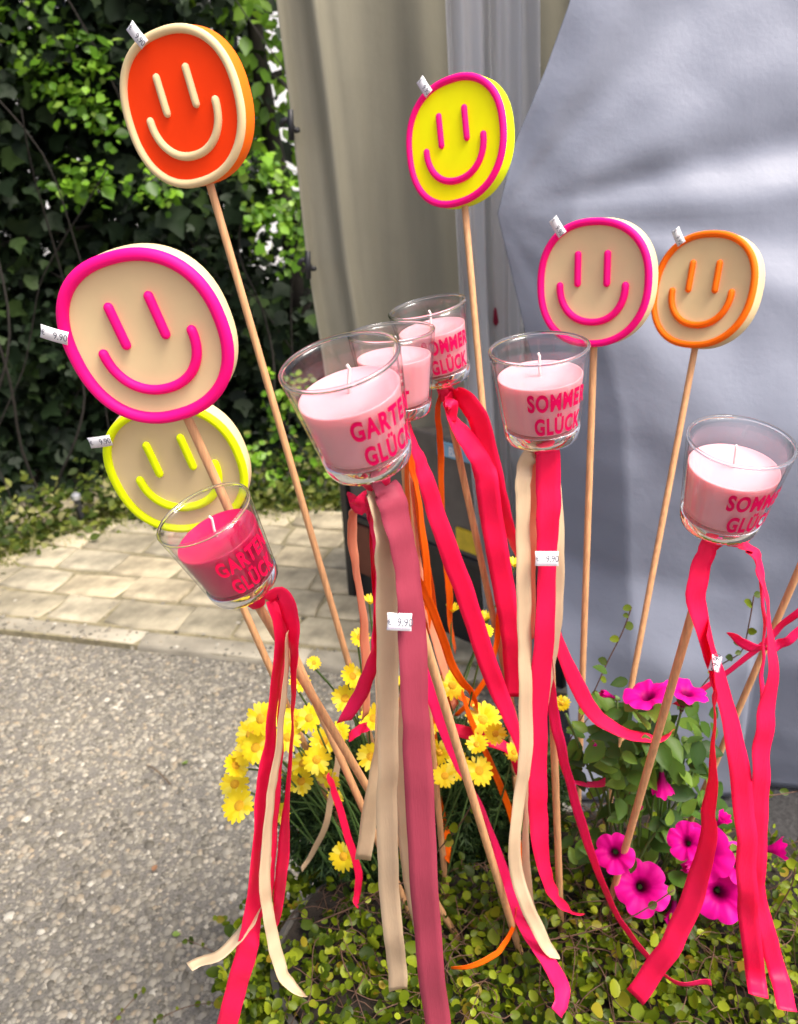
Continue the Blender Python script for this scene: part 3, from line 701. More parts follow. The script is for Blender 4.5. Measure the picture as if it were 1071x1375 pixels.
def candle(label, basec, depth, base, wax, lines, phi, knot=None, dtext=None, stick=True):
    """basec: pixel of the glass bottom's centre at that depth; base: pixel where the stick enters the soil"""
    p0 = P(basec[0], basec[1], depth); b = base_at(*base); rt = root('candle_stake', b, label, 'candle', G_CA)
    s, a, n = frame_for(p0, b, 0)
    NS = 56
    def lat(profile, closed_top=False):
        V = []; F = []
        for (r_, h) in profile:
            for k in range(NS):
                t = 2 * math.pi * k / NS; V.append(p0 + (s * math.cos(t) + n * math.sin(t)) * r_ + a * h)
        for i in range(len(profile) - 1):
            for k in range(NS):
                k2 = (k + 1) % NS; F.append((i * NS + k, i * NS + k2, (i + 1) * NS + k2, (i + 1) * NS + k))
        return V, F
    ro = lambda h: RB + (RT - RB) * (h / HG)
    th = .0022
    # glass wall: outer up, rounded lip, inner down
    prof = [(ro(h), h) for h in np.linspace(.0125, HG - .001, 8)] + [(ro(HG) - th, HG - .001)] + [(ro(h) - th, h) for h in np.linspace(HG - .004, .0130, 8)]
    v, f = lat(prof); gl = mk('glass', v, f, M['glass'], rt)
    lp_ = [p0 + (s * math.cos(2 * math.pi * k / NS) + n * math.sin(2 * math.pi * k / NS)) * (RT - th * .5) + a * (HG + .0006) for k in range(NS)]
    v, f = tube(lp_, .00145, 8, closed=True); mk('lip', v, f, M['glass_base'], gl)
    # thick foot
    prof = [(0.0005, .0012), (.022, .0010), (RB - .004, .0), (RB - .0015, .0008), (RB - .0002, .003), (ro(.006), .006), (ro(.0118), .0118), (ro(.0124) - .0005, .0124), (ro(.0124) - th, .0122), (RB * .7, .0112), (.0005, .0108)]
    v, f = lat(prof); mk('foot', v, f, M['glass_base'], gl)
    # wax
    rw = lambda h: ro(h) - th - .0005
    hw = .0555
    prof = [(.0004, .0134), (rw(.0135) - .002, .0134), (rw(.015), .0150)] + [(rw(h), h) for h in np.linspace(.02, hw, 6)] + [(rw(hw) - .0004, hw + .0009), (rw(hw) - .0016, hw + .0006), (rw(hw) - .005, hw - .0004), (.012, hw - .0010), (.005, hw - .0006), (.0004, hw - .0004)]
    v, f = lat(prof); wx = mk('wax', v, f, wax, rt)
    lean = random.uniform(-.004, .004)
    v, f = tube([p0 + a * (hw - .002), p0 + a * (hw + .006) + s * lean * .3, p0 + a * (hw + .016) + s * (lean + .001), p0 + a * (hw + .019) + s * lean], .0011, 7); mk('wick', v, f, M['wick'], wx)
    # lettering wrapped round the glass
    capH = .0142; size = capH / .70
    for ln, hh in lines:
        tv_, tf_ = text_mesh(ln, 1.0, .040, 1.14); V = []
        for x, y, _ in tv_:
            h = hh + y * size; r_ = ro(h) + .0005; ang_ = R(phi) + (x * size * .60) / (RT * .89)
            V.append(p0 + (s * math.sin(ang_) + n * math.cos(ang_)) * r_ + a * h)
        mk('lettering', V, tf_, M['print_red'] if wax is M['wax_dark'] else M['print'], gl, smooth=False)
    # stick, holder under the glass
    v, f = lat([(.0004, -.0004), (.011, -.0006), (.0115, -.003), (.008, -.006), (.0058, -.012), (.0004, -.0125)]); mk('holder', v, f, M['wood'], rt)
    st = [(p0 - a * .004).lerp(b - (p0 - b).normalized() * .05, t) for t in np.linspace(0, 1, 10)]
    v, f = tube(st, .0041, 10); mk('stick', v, f, M['wood'], rt, sharp=50)
    # knot of ribbon round the stick
    for kk, (hh, rr, km) in enumerate(knot or [(-.013, .0085, 'rb_pink')]):
        v, f = lat([(rr * .75, hh + .008), (rr, hh + .004), (rr * 1.06, hh), (rr * .96, hh - .005), (rr * .7, hh - .010)]); mk('knot', [p_ + (mnoise.noise_vector(p_ * 90) * .0018) for p_ in v], f, M[km], rt)
    return rt, p0, s, a, n
GG = [('GARTEN', .0385), ('GLÜCK', .0175)]; SG = [('SOMMER', .0385), ('GLÜCK', .0175)]; KA = [('KLEINE', .0385), ('AUSZEIT', .0175)]
cA, pA, sA, aA, nA = candle('pale pink candle lettered GARTEN GLÜCK with cream and mauve ribbons', (497, 621), .565, (700, 1285), M['wax_pale'], GG, 31, [(-.012, .010, 'rb_pink'), (-.022, .0085, 'rb_cream')])
cB, pB, sB, aB, nB = candle('raspberry red candle lettered GARTEN GLÜCK on a leaning stick', (331, 787), .690, (612, 1256), M['wax_dark'], GG, 18)
cC, pC, sC, aC, nC = candle('pale pink candle half hidden behind the large GARTEN GLÜCK glass', (536, 556), .780, (600, 1205), M['wax_pale'], KA, -24, [(-.012, .009, 'rb_orange')])
cD, pD, sD, aD, nD = candle('pale pink SOMMER GLÜCK candle with orange ribbon before the olive drape', (594, 510), .860, (722, 1110), M['wax_pale'], SG, 20)
cE, pE, sE, aE, nE = candle('pale pink SOMMER GLÜCK candle on an upright stick with peach and pink ribbons', (728, 588), .690, (753, 1245), M['wax_pale'], SG, 25)
cF, pF, sF, aF, nF = candle('pale pink SOMMER GLÜCK candle above the magenta petunias', (963, 705), .665, (812, 1235), M['wax_pale'], SG, 46)
cG, pG, sG, aG, nG = candle('candle on a stick leaning past the tarpaulin with thin pink ribbons', (1150, 585), .80, (915, 1130), M['wax_pale'], SG, 30)

pk, pk2, cr_, og, mv, pc = (M[k] for k in ('rb_pink', 'rb_pink2', 'rb_cream', 'rb_orange', 'rb_mauve', 'rb_peach'))
# A
yA = pA.y
ribbon(cA, [(515, 648, 22), (524, 668, 34), (537, 715, 36), (548, 780, 38), (553, 850, 38), (557, 950, 38), (562, 1050, 40), (570, 1200, 42), (578, 1300, 44), (592, 1400, 46)], yA - .012, yA - .04, mv, .0235)
ribbon(cA, [(500, 660, 18), (512, 700, 22), (518, 760, 28), (520, 850, 30), (521, 1000, 28), (519, 1100, 29), (523, 1200, 32), (530, 1270, 35), (535, 1330, 36)], yA - .016, yA + .0, cr_, .018)
ribbon(cA, [(535, 690, 10), (542, 780, 12), (543, 900, 12), (539, 1000, 14), (538, 1070, 16), (545, 1150, 14), (554, 1215, 12), (562, 1250, 6)], yA + .03, yA + .10, cr_, .015, -1)
ribbon(cA, [(508, 900, 8), (510, 1000, 16), (500, 1070, 20), (487, 1154, 22)], yA + .06, yA + .12, cr_, .017)
ribbon(cA, [(478, 676, 8), (472, 700, 9), (477, 760, 9), (487, 820, 10), (492, 900, 11), (490, 965, 8)], yA + .0, yA + .10, pc, .012)
ribbon(cA, [(488, 672, 16), (498, 695, 9), (507, 745, 9), (505, 830, 8), (502, 880, 14), (485, 930, 20), (462, 968, 17)], yA - .005, yA + .08, pk2, .015)
ribbon(cA, [(492, 670, 20), (480, 680, 18), (474, 664, 14)], yA - .02, yA - .015, pk, .014)
ribbon(cA, [(497, 690, 6), (503, 780, 7), (512, 860, 8), (520, 930, 10), (530, 1000, 8)], yA + .01, yA + .08, pk, .012)
ribbon(cA, [(440, 1040, 6), (449, 1065, 9), (470, 1132, 10), (481, 1175, 12), (477, 1216, 9)], yA + .16, yA + .18, pk, .012)
ribbon(cA, [(455, 1000, 5), (449, 1049, 8), (434, 1117, 9), (405, 1168, 5)], yA + .2, yA + .24, M['rb_cream'], .010)
ribbon(cA, [(468, 990, 12), (480, 982, 13), (493, 974, 12)], yA + .2, yA + .2, pk, .013)
price_tag(cA, PY(536, 835, yA - .032), (rgt - up_ * .04).normalized(), (up_ + rgt * .04).normalized(), -fwd, .0178, .0125, .0004)
# B
yB = pB.y
ribbon(cB, [(366, 806, 16), (377, 849, 12), (368, 929, 14), (359, 1019, 15), (350, 1079, 15), (342, 1180, 16), (337, 1240, 24), (330, 1283, 31), (315, 1334, 29), (300, 1395, 31)], yB - .01, yB - .05, pk, .021)
ribbon(cB, [(358, 806, 12), (378, 799, 22), (392, 838, 21), (394, 900, 8), (392, 959, 3), (389, 1034, 6), (383, 1109, 12), (377, 1180, 15), (372, 1220, 14), (366, 1246, 6)], yB - .015, yB - .0, pk, .016, -1)
ribbon(cB, [(380, 880, 9), (376, 960, 10), (374, 1019, 10), (368, 1109, 9), (362, 1180, 12), (355, 1230, 14)], yB - .0, yB + .01, pk, .016)
ribbon(cB, [(386, 850, 6), (382, 930, 8), (372, 1019, 9), (362, 1079, 10), (356, 1180, 13), (360, 1230, 15), (370, 1280, 17), (386, 1318, 14), (411, 1336, 3)], yB - .02, yB - .06, cr_, .0135)
ribbon(cB, [(362, 1150, 5), (351, 1206, 8), (332, 1241, 13), (300, 1277, 15), (254, 1299, 12)], yB - .015, yB - .05, cr_, .0135, -1)
# C
yC = pC.y
ribbon(cC, [(548, 566, 6), (556, 600, 12), (572, 645, 20), (592, 710, 26), (625, 800, 28), (655, 890, 27), (685, 965, 20), (700, 1005, 14), (706, 1040, 8)], yC - .03, yC + .03, pk, .021)
ribbon(cC, [(546, 570, 10), (551, 618, 11), (560, 657, 5), (571, 743, 10), (575, 815, 10), (570, 870, 6)], yC, yC + .05, og, .0095)
ribbon(cC, [(545, 600, 5), (548, 690, 5), (555, 761, 11), (580, 818, 12), (610, 899, 11), (634, 932, 7), (640, 955, 4)], yC - .02, yC + .06, og, .0095, -1)
ribbon(cC, [(543, 590, 14), (550, 680, 16), (556, 740, 14), (568, 800, 10), (585, 860, 9), (612, 950, 8)], yC + .01, yC + .06, pc, .014)
ribbon(cC, [(557, 850, 5), (567, 900, 18), (588, 952, 20), (610, 1014, 12), (628, 1050, 5), (646, 1083, 5), (667, 1142, 10), (688, 1204, 13), (702, 1242, 15), (733, 1287, 17), (753, 1325, 22), (748, 1362, 16)], yC - .05, yC - .03, pk2, .0185)
ribbon(cC, [(600, 978, 14), (625, 983, 18), (653, 993, 17), (684, 1007, 13), (697, 1036, 10)], yC + .05, yC + .04, pk, .015)
ribbon(cC, [(581, 960, 8), (583, 1000, 9), (588, 1073, 10), (601, 1125, 9), (600, 1156, 7)], yC + .04, yC + .08, og, .0095)
ribbon(cC, [(620, 930, 4), (633, 969, 7), (657, 1021, 8), (681, 1080, 9), (698, 1142, 7), (703, 1200, 4)], yC + .03, yC + .06, og, .0095)
ribbon(cC, [(695, 1220, 4), (691, 1240, 5), (674, 1273, 6), (645, 1294, 6), (605, 1300, 4)], yC + .05, yC + .0, og, .0075)
ribbon(cC, [(556, 640, 6), (566, 720, 9), (580, 800, 8), (592, 880, 9), (604, 960, 8), (608, 1010, 5)], yC + .05, yC + .08, og, .0095, -1)
ribbon(cC, [(560, 860, 4), (572, 905, 7), (600, 925, 8), (640, 950, 6), (652, 985, 5)], yC + .06, yC + .07, og, .0085)
ribbon(cC, [(540, 660, 8), (536, 760, 9), (530, 860, 10), (524, 950, 12), (516, 1010, 10)], yC + .03, yC + .06, pk, .013)
# D
yD = pD.y
ribbon(cD, [(602, 530, 16), (606, 560, 14), (627, 590, 24), (649, 625, 30), (656, 670, 34), (667, 738, 34), (680, 810, 33), (688, 870, 32), (692, 936, 28)], yD - .015, yD + .0, pk, .026)
ribbon(cD, [(604, 522, 12), (624, 536, 22), (645, 572, 26), (662, 640, 28), (678, 700, 22), (688, 730, 12), (696, 765, 3), (704, 850, 5), (708, 950, 10)], yD - .01, yD + .01, pk, .024, -1)
ribbon(cD, [(592, 528, 6), (588, 550, 8), (591, 600, 8), (592, 660, 8), (596, 720, 8), (603, 790, 9), (605, 840, 6), (612, 875, 3)], yD - .005, yD + .05, og, .0095)
ribbon(cD, [(673, 740, 4), (670, 821, 7), (663, 881, 7), (643, 926, 8), (612, 962, 6)], yD + .01, yD - .0, og, .0085)
ribbon(cD, [(598, 540, 10), (608, 545, 12), (606, 565, 10)], yD - .02, yD - .015, pk, .013)
# E
yE = pE.y
ribbon(cE, [(731, 600, 26), (735, 612, 31), (736, 680, 32), (734, 760, 26), (731, 850, 25), (722, 950, 28), (721, 1050, 23), (724, 1120, 24), (735, 1180, 18), (755, 1213, 8), (773, 1225, 3)], yE - .014, yE - .01, pk, .0215)
ribbon(cE, [(727, 603, 16), (711, 612, 22), (703, 640, 20), (702, 700, 20), (704, 800, 19), (705, 900, 18), (706, 1000, 18), (699, 1060, 16), (690, 1130, 16), (698, 1190, 18), (722, 1248, 18), (744, 1285, 14)], yE - .01, yE - .03, pc if False else cr_, .0145)
ribbon(cE, [(722, 603, 10), (713, 615, 16), (714, 680, 14), (715, 760, 12), (714, 860, 8)], yE - .006, yE - .004, pc, .0125)
ribbon(cE, [(738, 605, 10), (746, 640, 12), (749, 720, 14), (748, 800, 18), (741, 870, 14), (735, 930, 9), (722, 1000, 6), (708, 1060, 7), (705, 1140, 8), (712, 1205, 8), (728, 1252, 6)], yE - .0, yE + .01, cr_, .0135)
ribbon(cE, [(740, 800, 8), (748, 855, 14), (770, 910, 22), (800, 960, 20), (840, 984, 16), (880, 991, 12), (899, 984, 4)], yE + .02, yE + .06, pk, .0185)
ribbon(cE, [(736, 860, 6), (740, 920, 11), (747, 980, 14), (765, 1050, 12), (785, 1120, 13), (810, 1190, 8), (835, 1240, 5), (870, 1285, 4), (905, 1318, 4), (955, 1320, 7)], yE + .01, yE + .04, pk2, .0125, -1)
ribbon(cE, [(764, 1048, 4), (795, 1054, 6), (821, 1046, 13)], yE + .08, yE + .1, pk2, .012)
price_tag(cE, PY(734, 750, yE - .024), (rgt + up_ * .0).normalized(), up_, -fwd, .0206, .0128, .0004)
# F
yF = pF.y
ribbon(cF, [(957, 728, 18), (947, 748, 20), (935, 803, 23), (950, 868, 21), (972, 936, 21), (992, 1029, 27), (1000, 1110, 27), (1002, 1190, 26), (1009, 1267, 27), (1017, 1336, 24)], yF - .012, yF - .02, pk, .0195)
ribbon(cF, [(950, 840, 4), (956, 905, 7), (959, 952, 5), (958, 1013, 6), (953, 1080, 15), (949, 1137, 23), (925, 1218, 30), (891, 1283, 32), (853, 1340, 29)], yF - .018, yF - .04, pk, .0205, -1)
ribbon(cF, [(966, 728, 10), (990, 731, 13), (1010, 740, 14), (1024, 782, 6), (1033, 837, 4), (1037, 900, 8), (1027, 967, 20), (1020, 1029, 24), (1018, 1113, 26), (1014, 1190, 26), (1026, 1240, 24), (1040, 1290, 24), (1058, 1358, 23)], yF - .01, yF - .015, pk, .0195)
ribbon(cF, [(1004, 735, 6), (1019, 755, 5), (1023, 800, 3), (1025, 860, 4), (1024, 920, 6), (1020, 980, 8)], yF - .004, yF + .0, pk2, .010)
price_tag(cF, PY(960, 891, yF - .024), (up_ * .95 + rgt * .25).normalized(), (up_ * .25 - rgt * .95).normalized(), -fwd, .014, .0085, .0003)
# G
yG = pG.y
ribbon(cG, [(1130, 770, 10), (1071, 822, 9), (1034, 856, 8), (975, 905, 7), (907, 947, 6)], yG - .05, yG + .0, pk2, .010)
ribbon(cG, [(1125, 800, 9), (1071, 850, 10), (1049, 865, 12), (1027, 871, 5), (1006, 868, 14), (981, 850, 6)], yG - .05, yG - .03, pk2, .0125)

# ------------------------------------------------------------------ plants
# yellow daisies
M['petal'] = leaf_mat('yellow_petal', [(0, (.85, .62, .01)), (.5, (.90, .72, .02)), (1, (.92, .80, .10))], .55, .3, (.9, .75, .03))
M['disc'] = simple('daisy_centre', (.78, .42, .01), .8, .2, 700, .8, .001)
M['stem'] = simple('green_stem', (.07, .14, .03), .6, .3, 30)
def daisy_mesh(i, cup):
    rs = random.Random(i); V = []; F = []
    n = 17
    for k in range(n):
        a = 2 * math.pi * (k + rs.uniform(-.25, .25)) / n; L_ = rs.uniform(.88, 1.05); w = .15
        for (r_, ww, z) in ((.25, .06, .0), (.55, w, .05 + cup * .25 + rs.uniform(-.02, .04)), (.85, w * .95, .03 + cup * .45 + rs.uniform(-.05, .04)), (L_ + .03, w * .35, -.02 + cup * .6)):
            for sg in (-1, 1):
                x, y = r_, sg * ww; V.append((x * math.cos(a) - y * math.sin(a), x * math.sin(a) + y * math.cos(a), z + (0.0 if k % 2 else .02)))
        o = k * 8
        for j in range(3): F.append((o + 2 * j, o + 2 * j + 2, o + 2 * j + 3, o + 2 * j + 1))
    me = bpy.data.meshes.new('flower'); me.from_pydata(V, [], F); me.polygons.foreach_set('use_smooth', [True] * len(F)); me.materials.append(M['petal']); return me
def disc_mesh():
    V = [(0, 0, .16)]; F = []
    for r_, z in ((.16, .15), (.27, .09), (.33, .0)):
        for k in range(12): V.append((r_ * math.cos(k * math.pi / 6), r_ * math.sin(k * math.pi / 6), z))
    for k in range(12): F.append((0, 1 + k, 1 + (k + 1) % 12))
    for j in range(2):
        for k in range(12): F.append((1 + j * 12 + k, 13 + j * 12 + k, 13 + j * 12 + (k + 1) % 12, 1 + j * 12 + (k + 1) % 12))
    me = bpy.data.meshes.new('flower_centre'); me.from_pydata(V, [], F); me.polygons.foreach_set('use_smooth', [True] * len(F)); me.materials.append(M['disc']); return me
dms = [daisy_mesh(i, c) for i, c in enumerate((.1, .25, 0., .4))]; bud_me = daisy_mesh(9, 1.6); dc = disc_mesh()
def orient(n, spin, sc, loc):
    n = Vector(n).normalized(); q = n.to_track_quat('Z', 'Y').to_matrix() @ Matrix.Rotation(spin, 3, 'Z')
    m = (q * sc).to_4x4(); m.translation = loc; return m
daisies = [(350, 965, 20), (336, 986, 20), (343, 1004, 20), (316, 1028, 18), (315, 1053, 18), (321, 1082, 20), (415, 964, 17), (401, 916, 15), (473, 908, 17), (463, 938, 17), (434, 995, 20), (406, 1025, 17), (439, 1043, 20), (404, 1049, 17), (498, 1016, 18), (461, 1150, 18), (386, 990, 17), (483, 856, 12), (421, 890, 9), (502, 965, 17), (534, 950, 14), (536, 1013, 16), (607, 920, 16), (648, 966, 22), (574, 970, 17), (651, 848, 10), (754, 944, 12), (612, 1028, 17), (643, 1035, 17), (597, 1042, 17), (378, 1092, 14), (560, 1020, 14), (545, 985, 14), (690, 1010, 14), (520, 905, 12), (640, 1000, 14), (372, 958, 16), (450, 1070, 10), (360, 1000, 18), (330, 1012, 17), (425, 1020, 17), (455, 985, 15), (395, 965, 15), (365, 1040, 14), (590, 1010, 15), (665, 985, 14)]
buds = [(497, 810), (607, 821), (651, 832), (571, 824), (537, 920), (690, 760), (634, 1090)]
DB = PZ(540, 1150, PZS); db = root('daisy_bush', (DB.x, DB.y, PZS), 'bushy plant with yellow daisy flowers around the stick bases', 'flower plant')
dorg = ORG[db]; heads = []
random.seed(21)
dcen = Vector((DB.x, DB.y + .0, .40))
for i, (x, y, r_) in enumerate(daisies):
    p = PY(x, y, .775 + random.uniform(-.03, .03) - (.07 if y > 1120 else 0)); sc = r_ * depth_of(p) / FPX * random.uniform(.98, 1.2)
    outw = (p - dcen).normalized(); n = (outw * .55 + (CAM - p).normalized() * .8 + Vector((random.gauss(0, .4), 0, random.gauss(.15, .4)))).normalized()
    o = bpy.data.objects.new('flower', dms[i % 4]); col.objects.link(o); o.parent = db; o.matrix_basis = orient(n, random.uniform(0, 6), sc, p - dorg)
    c = bpy.data.objects.new('flower_centre', dc); col.objects.link(c); c.parent = o
    heads.append((p, n, sc))
for (x, y) in buds:
    p = PY(x, y, .87 + random.uniform(-.04, .04)); n = Vector((random.uniform(-.2, .2), -.1, 1)); sc = .009
    o = bpy.data.objects.new('bud', bud_me); col.objects.link(o); o.parent = db; o.matrix_basis = orient(n, 0, sc, p - dorg); heads.append((p, n, sc))
for (p, n, sc) in heads:
    b = Vector((dcen.x + (p.x - dcen.x) * .35 + random.gauss(0, .03), dcen.y + (p.y - dcen.y) * .3 + random.gauss(0, .03), .37)); mid = b.lerp(p, .55) + Vector((0, .0, .03)) + (p - dcen).normalized() * .01
    v, f = tube(catmull([tuple(b), tuple(mid), tuple(p - n.normalized() * .012), tuple(p - n.normalized() * .001)], 4), .0013, 5); mk('stem', v, f, M['stem'], db)
# feathery foliage
def feather():
    T = []; F = []
    for k, (x, y, a) in enumerate(((0, 0, 0), (0, .35, .8), (0, .35, -.8), (0, .6, .7), (0, .6, -.7))):
        L_ = 1.0 if k == 0 else .42; w = .06
        d = (math.sin(a), math.cos(a)); s_ = (d[1], -d[0]); o = len(T)
        T += [(x - s_[0] * w, y - s_[1] * w, 0), (x + s_[0] * w, y + s_[1] * w, 0), (x + d[0] * L_, y + d[1] * L_, .08 * L_)]; F.append((o, o + 1, o + 2))
    return np.array(T), np.array(F)
FT, FF_ = feather()
def foliage_blob(cx, cy, cz, rx, ry, rz, n, size, parent, mat, T, F, name='foliage', bias=.45):
    d = rng.normal(0, 1, (n, 3)); d /= np.linalg.norm(d, axis=1, keepdims=True); r_ = rng.uniform(0, 1, (n, 1)) ** bias
    L = np.array([cx, cy, cz]) + d * r_ * np.array([rx, ry, rz]); L[:, 2] = np.maximum(L[:, 2], .02)
    tip = d + rng.normal(0, .5, (n, 3)) + np.array([0, 0, .4]); B = basis_from(rng.normal(0, 1, (n, 3)) + d, tip) * rng.uniform(*size, n)[:, None, None]
    V, FF2 = scatter(T, F, B, L); return V, FF2
LM_fe = leaf_mat('feathery_leaf', [(0, (.012, .028, .009)), (.5, (.03, .065, .018)), (1, (.08, .14, .04))], .5, .15, (.12, .22, .03))
f1, f2, f3 = PY(478, 1090, .87), PY(640, 1070, .89), PY(560, 1125, .85)
parts = [foliage_blob(f1.x, f1.y, f1.z, .10, .08, .10, 5200, (.018, .036), db, None, FT, FF_), foliage_blob(f2.x, f2.y, f2.z, .12, .08, .11, 5600, (.018, .036), db, None, FT, FF_), foliage_blob(f3.x, f3.y, f3.z, .10, .06, .07, 3000, (.018, .036), db, None, FT, FF_)]
V = np.concatenate([p_[0] for p_ in parts]); F = np.concatenate([parts[0][1], parts[1][1] + len(parts[0][0]), parts[2][1] + len(parts[0][0]) + len(parts[1][0])]); fo = mk_np('foliage', V, F, LM_fe, db, smooth=False); fo['kind'] = 'stuff'

# petunias
PETC = PZ(880, 1170, .455); pt_ = root('petunia_plant', (PETC.x, PETC.y, soil_h(PETC.x, PETC.y)), 'magenta petunia plant with trumpet flowers in front of the tarpaulin', 'flower plant'); porg = ORG[pt_]
def petunia_mat():
    m, nt, N, L, b = new_mat('petunia_petal')
    tc = N.new('ShaderNodeTexCoord'); sx = N.new('ShaderNodeVectorMath'); sx.operation = 'LENGTH'
    mp = N.new('ShaderNodeMapping'); mp.inputs['Scale'].default_value = (1, 1, 0); L.new(tc.outputs['Object'], mp.inputs[0]); L.new(mp.outputs[0], sx.inputs[0])
    n = noise_tex(nt, 2.5, 4); ad = N.new('ShaderNodeMath'); ad.operation = 'MULTIPLY_ADD'; ad.inputs[1].default_value = .12; L.new(n.outputs['Fac'], ad.inputs[0]); L.new(sx.outputs['Value'], ad.inputs[2])
    r = ramp(nt, ad.outputs[0], [(.12, (.05, .0, .03)), (.26, (.26, .0, .09)), (.45, (.74, .0, .26)), (1.0, (.86, .008, .34))])
    L.new(r.outputs[0], b.inputs['Base Color']); b.inputs['Roughness'].default_value = .5; b.inputs['Specular IOR Level'].default_value = .15
    t = N.new('ShaderNodeBsdfTranslucent'); L.new(r.outputs[0], t.inputs['Color']); ms = N.new('ShaderNodeMixShader'); ms.inputs[0].default_value = .35
    L.new(b.outputs[0], ms.inputs[1]); L.new(t.outputs[0], ms.inputs[2]); L.new(ms.outputs[0], N['Material Output'].inputs[0]); return m
M['petunia'] = petunia_mat()
def petunia_mesh(seed, closed=0.0):
    rs = random.Random(seed); V = []; F = []; n = 60; ph = [rs.uniform(-.06, .06) for _ in range(5)]
    prof = [(.10, -1.0), (.13, -.7), (.17, -.4), (.24, -.18), (.40, -.04), (.62, .03), (.82, .05), (1.0, .0)]
    for j, (r_, z) in enumerate(prof):
        for k in range(n):
            a = 2 * math.pi * k / n; lobe = abs(math.sin(2.5 * a)); lob = 1 - .17 * (1 - lobe) ** 2.2 * (r_ ** 1.5); li = int(k / (n / 5)) % 5
            rr = r_ * lob * (1 + ph[li] * r_) * (1 - closed * .55 * r_)
            zz = z + (r_ ** 2) * (.07 * math.sin(5 * a + rs.random() * .2) + .05 * math.sin(10 * a + seed) + ph[li]) - .05 * (1 - lobe) ** 6 * min(1, r_ * 1.3) + closed * r_ * .7
            V.append((rr * math.cos(a), rr * math.sin(a), zz))
    for j in range(len(prof) - 1):
        for k in range(n):
            k2 = (k + 1) % n; F.append((j * n + k, j * n + k2, (j + 1) * n + k2, (j + 1) * n + k))
    me = bpy.data.meshes.new('flower'); me.from_pydata(V, [], F); me.polygons.foreach_set('use_smooth', [True] * len(F)); me.materials.append(M['petunia']); return me
pms_ = [petunia_mesh(i) for i in range(4)]; pcl = petunia_mesh(11, .75); pbud = petunia_mesh(12, 1.35)
toc = lambda p: (CAM - p).normalized()
petunias = [(824, 1146, 27, 0, (-.1, 0, .0)), (861, 1191, 37, 1, (.05, 0, .0)), (944, 1146, 39, 2, (-.15, 0, .1)), (966, 1200, 38, 3, (.1, 0, -.3)), (1038, 1140, 26, 4, (1.0, .0, -.1)), (905, 1222, 24, 4, (0, 0, -1.0)), (968, 1102, 18, 4, (.6, 0, .8)), (868, 932, 32, 0, (-.8, .9, 2.6)), (922, 928, 30, 1, (.7, .9, 2.4)), (889, 1050, 26, 4, (.15, .0, -1.7)), (826, 982, 11, 5, (.4, 0, .6)), (818, 934, 16, 5, (-.9, 0, .4)), (803, 1001, 12, 5, (-.7, 0, .5)), (935, 1165, 20, 5, (-.9, 0, .0)), (856, 1088, 11, 5, (.3, 0, .8)), (992, 1160, 28, 1, (.5, 0, .2)), (920, 1130, 26, 0, (-.5, 0, .4))]
random.seed(5)
for i, (x, y, r_, kd, dn) in enumerate(petunias):
    p = PY(x, y, PETC.y - .02 + random.uniform(-.02, .02) + (.05 if y < 1080 else 0)); sc = r_ * depth_of(p) / FPX
    n = (toc(p) * (.9 if kd < 4 else .35) + Vector(dn) + Vector((random.gauss(0, .08), 0, random.gauss(0, .08)))).normalized()
    me = pms_[kd] if kd < 4 else (pcl if kd == 4 else pbud)
    o = bpy.data.objects.new('flower' if kd < 5 else 'bud', me); col.objects.link(o); o.parent = pt_; o.matrix_basis = orient(n, random.uniform(0, 6), sc, p - porg)
    b = Vector((PETC.x + (p.x - PETC.x) * .4, PETC.y + .03, .37)); q0 = p - n * sc * .95
    v, f = tube(catmull([tuple(b), tuple(b.lerp(q0, .6) + Vector((0, .01, .01))), tuple(q0)], 5), .0014, 5); mk('stem', v, f, M['stem'], pt_)
    v, f = tube([q0 - n * .004, q0 + n * .002, q0 + n * sc * .35], [.0016, .0032, .0028], 7); mk('calyx', v, f, M['stem'], pt_)
LM_pet = leaf_mat('petunia_leaf', [(0, (.035, .085, .015)), (.5, (.07, .15, .025)), (1, (.15, .26, .05))], .5, .25, (.2, .36, .04))
RD_P = np.array([(0, .15, -.02), (0, .5, -.05), (0, .82, -.06), (0, 0, 0), (.24, .13, .05), (.38, .36, .07), (.33, .62, .05), (.15, .88, -.02), (0, 1.02, -.10), (-.15, .88, -.02), (-.33, .62, .05), (-.38, .36, .07), (-.24, .13, .05)])
RD_F = np.array([(0, 3, 4), (0, 4, 5), (0, 5, 1), (1, 5, 6), (1, 6, 2), (2, 6, 7), (2, 7, 8), (2, 8, 9), (2, 9, 10), (1, 2, 10), (1, 10, 11), (0, 1, 11), (0, 11, 12), (0, 12, 3)])
# petunia leaves need their own tone each: the mesh random-per-island is constant for instances, so three tones
def leaf_obj_mesh(T, F, mat, name='leaf'):
    me = bpy.data.meshes.new(name); me.from_pydata([tuple(v) for v in T], [], [tuple(f) for f in F]); me.polygons.foreach_set('use_smooth', [True] * len(F)); me.materials.append(mat); return me
def tone_mat(name, stops, rough=.42, trans=.3, tcol=(.2, .36, .03)):
    m = leaf_mat(name, stops, rough, trans, tcol); nt = m.node_tree
    oi = nt.nodes.new('ShaderNodeObjectInfo')
    for l in list(nt.links):
        if l.from_node.bl_idname == 'ShaderNodeNewGeometry':
            to = l.to_socket; nt.links.remove(l); nt.links.new(oi.outputs['Random'], to)
    return m
PLM = leaf_obj_mesh(RD_P * np.array([.82, 1, 1.2]), RD_F, tone_mat('petunia_leaf_single', [(0, (.022, .055, .012)), (.5, (.06, .13, .015)), (1, (.17, .28, .035))]))
def leaf_child(me, parent, p, n, tip, size, name='leaf'):
    B = basis_from(np.array([n]), np.array([tip]))[0] * size; m = Matrix(B.tolist()).to_4x4(); m.translation = p - ORG[parent]
    o = bpy.data.objects.new(name, me); col.objects.link(o); o.parent = parent; o.matrix_basis = m; return o
random.seed(9)
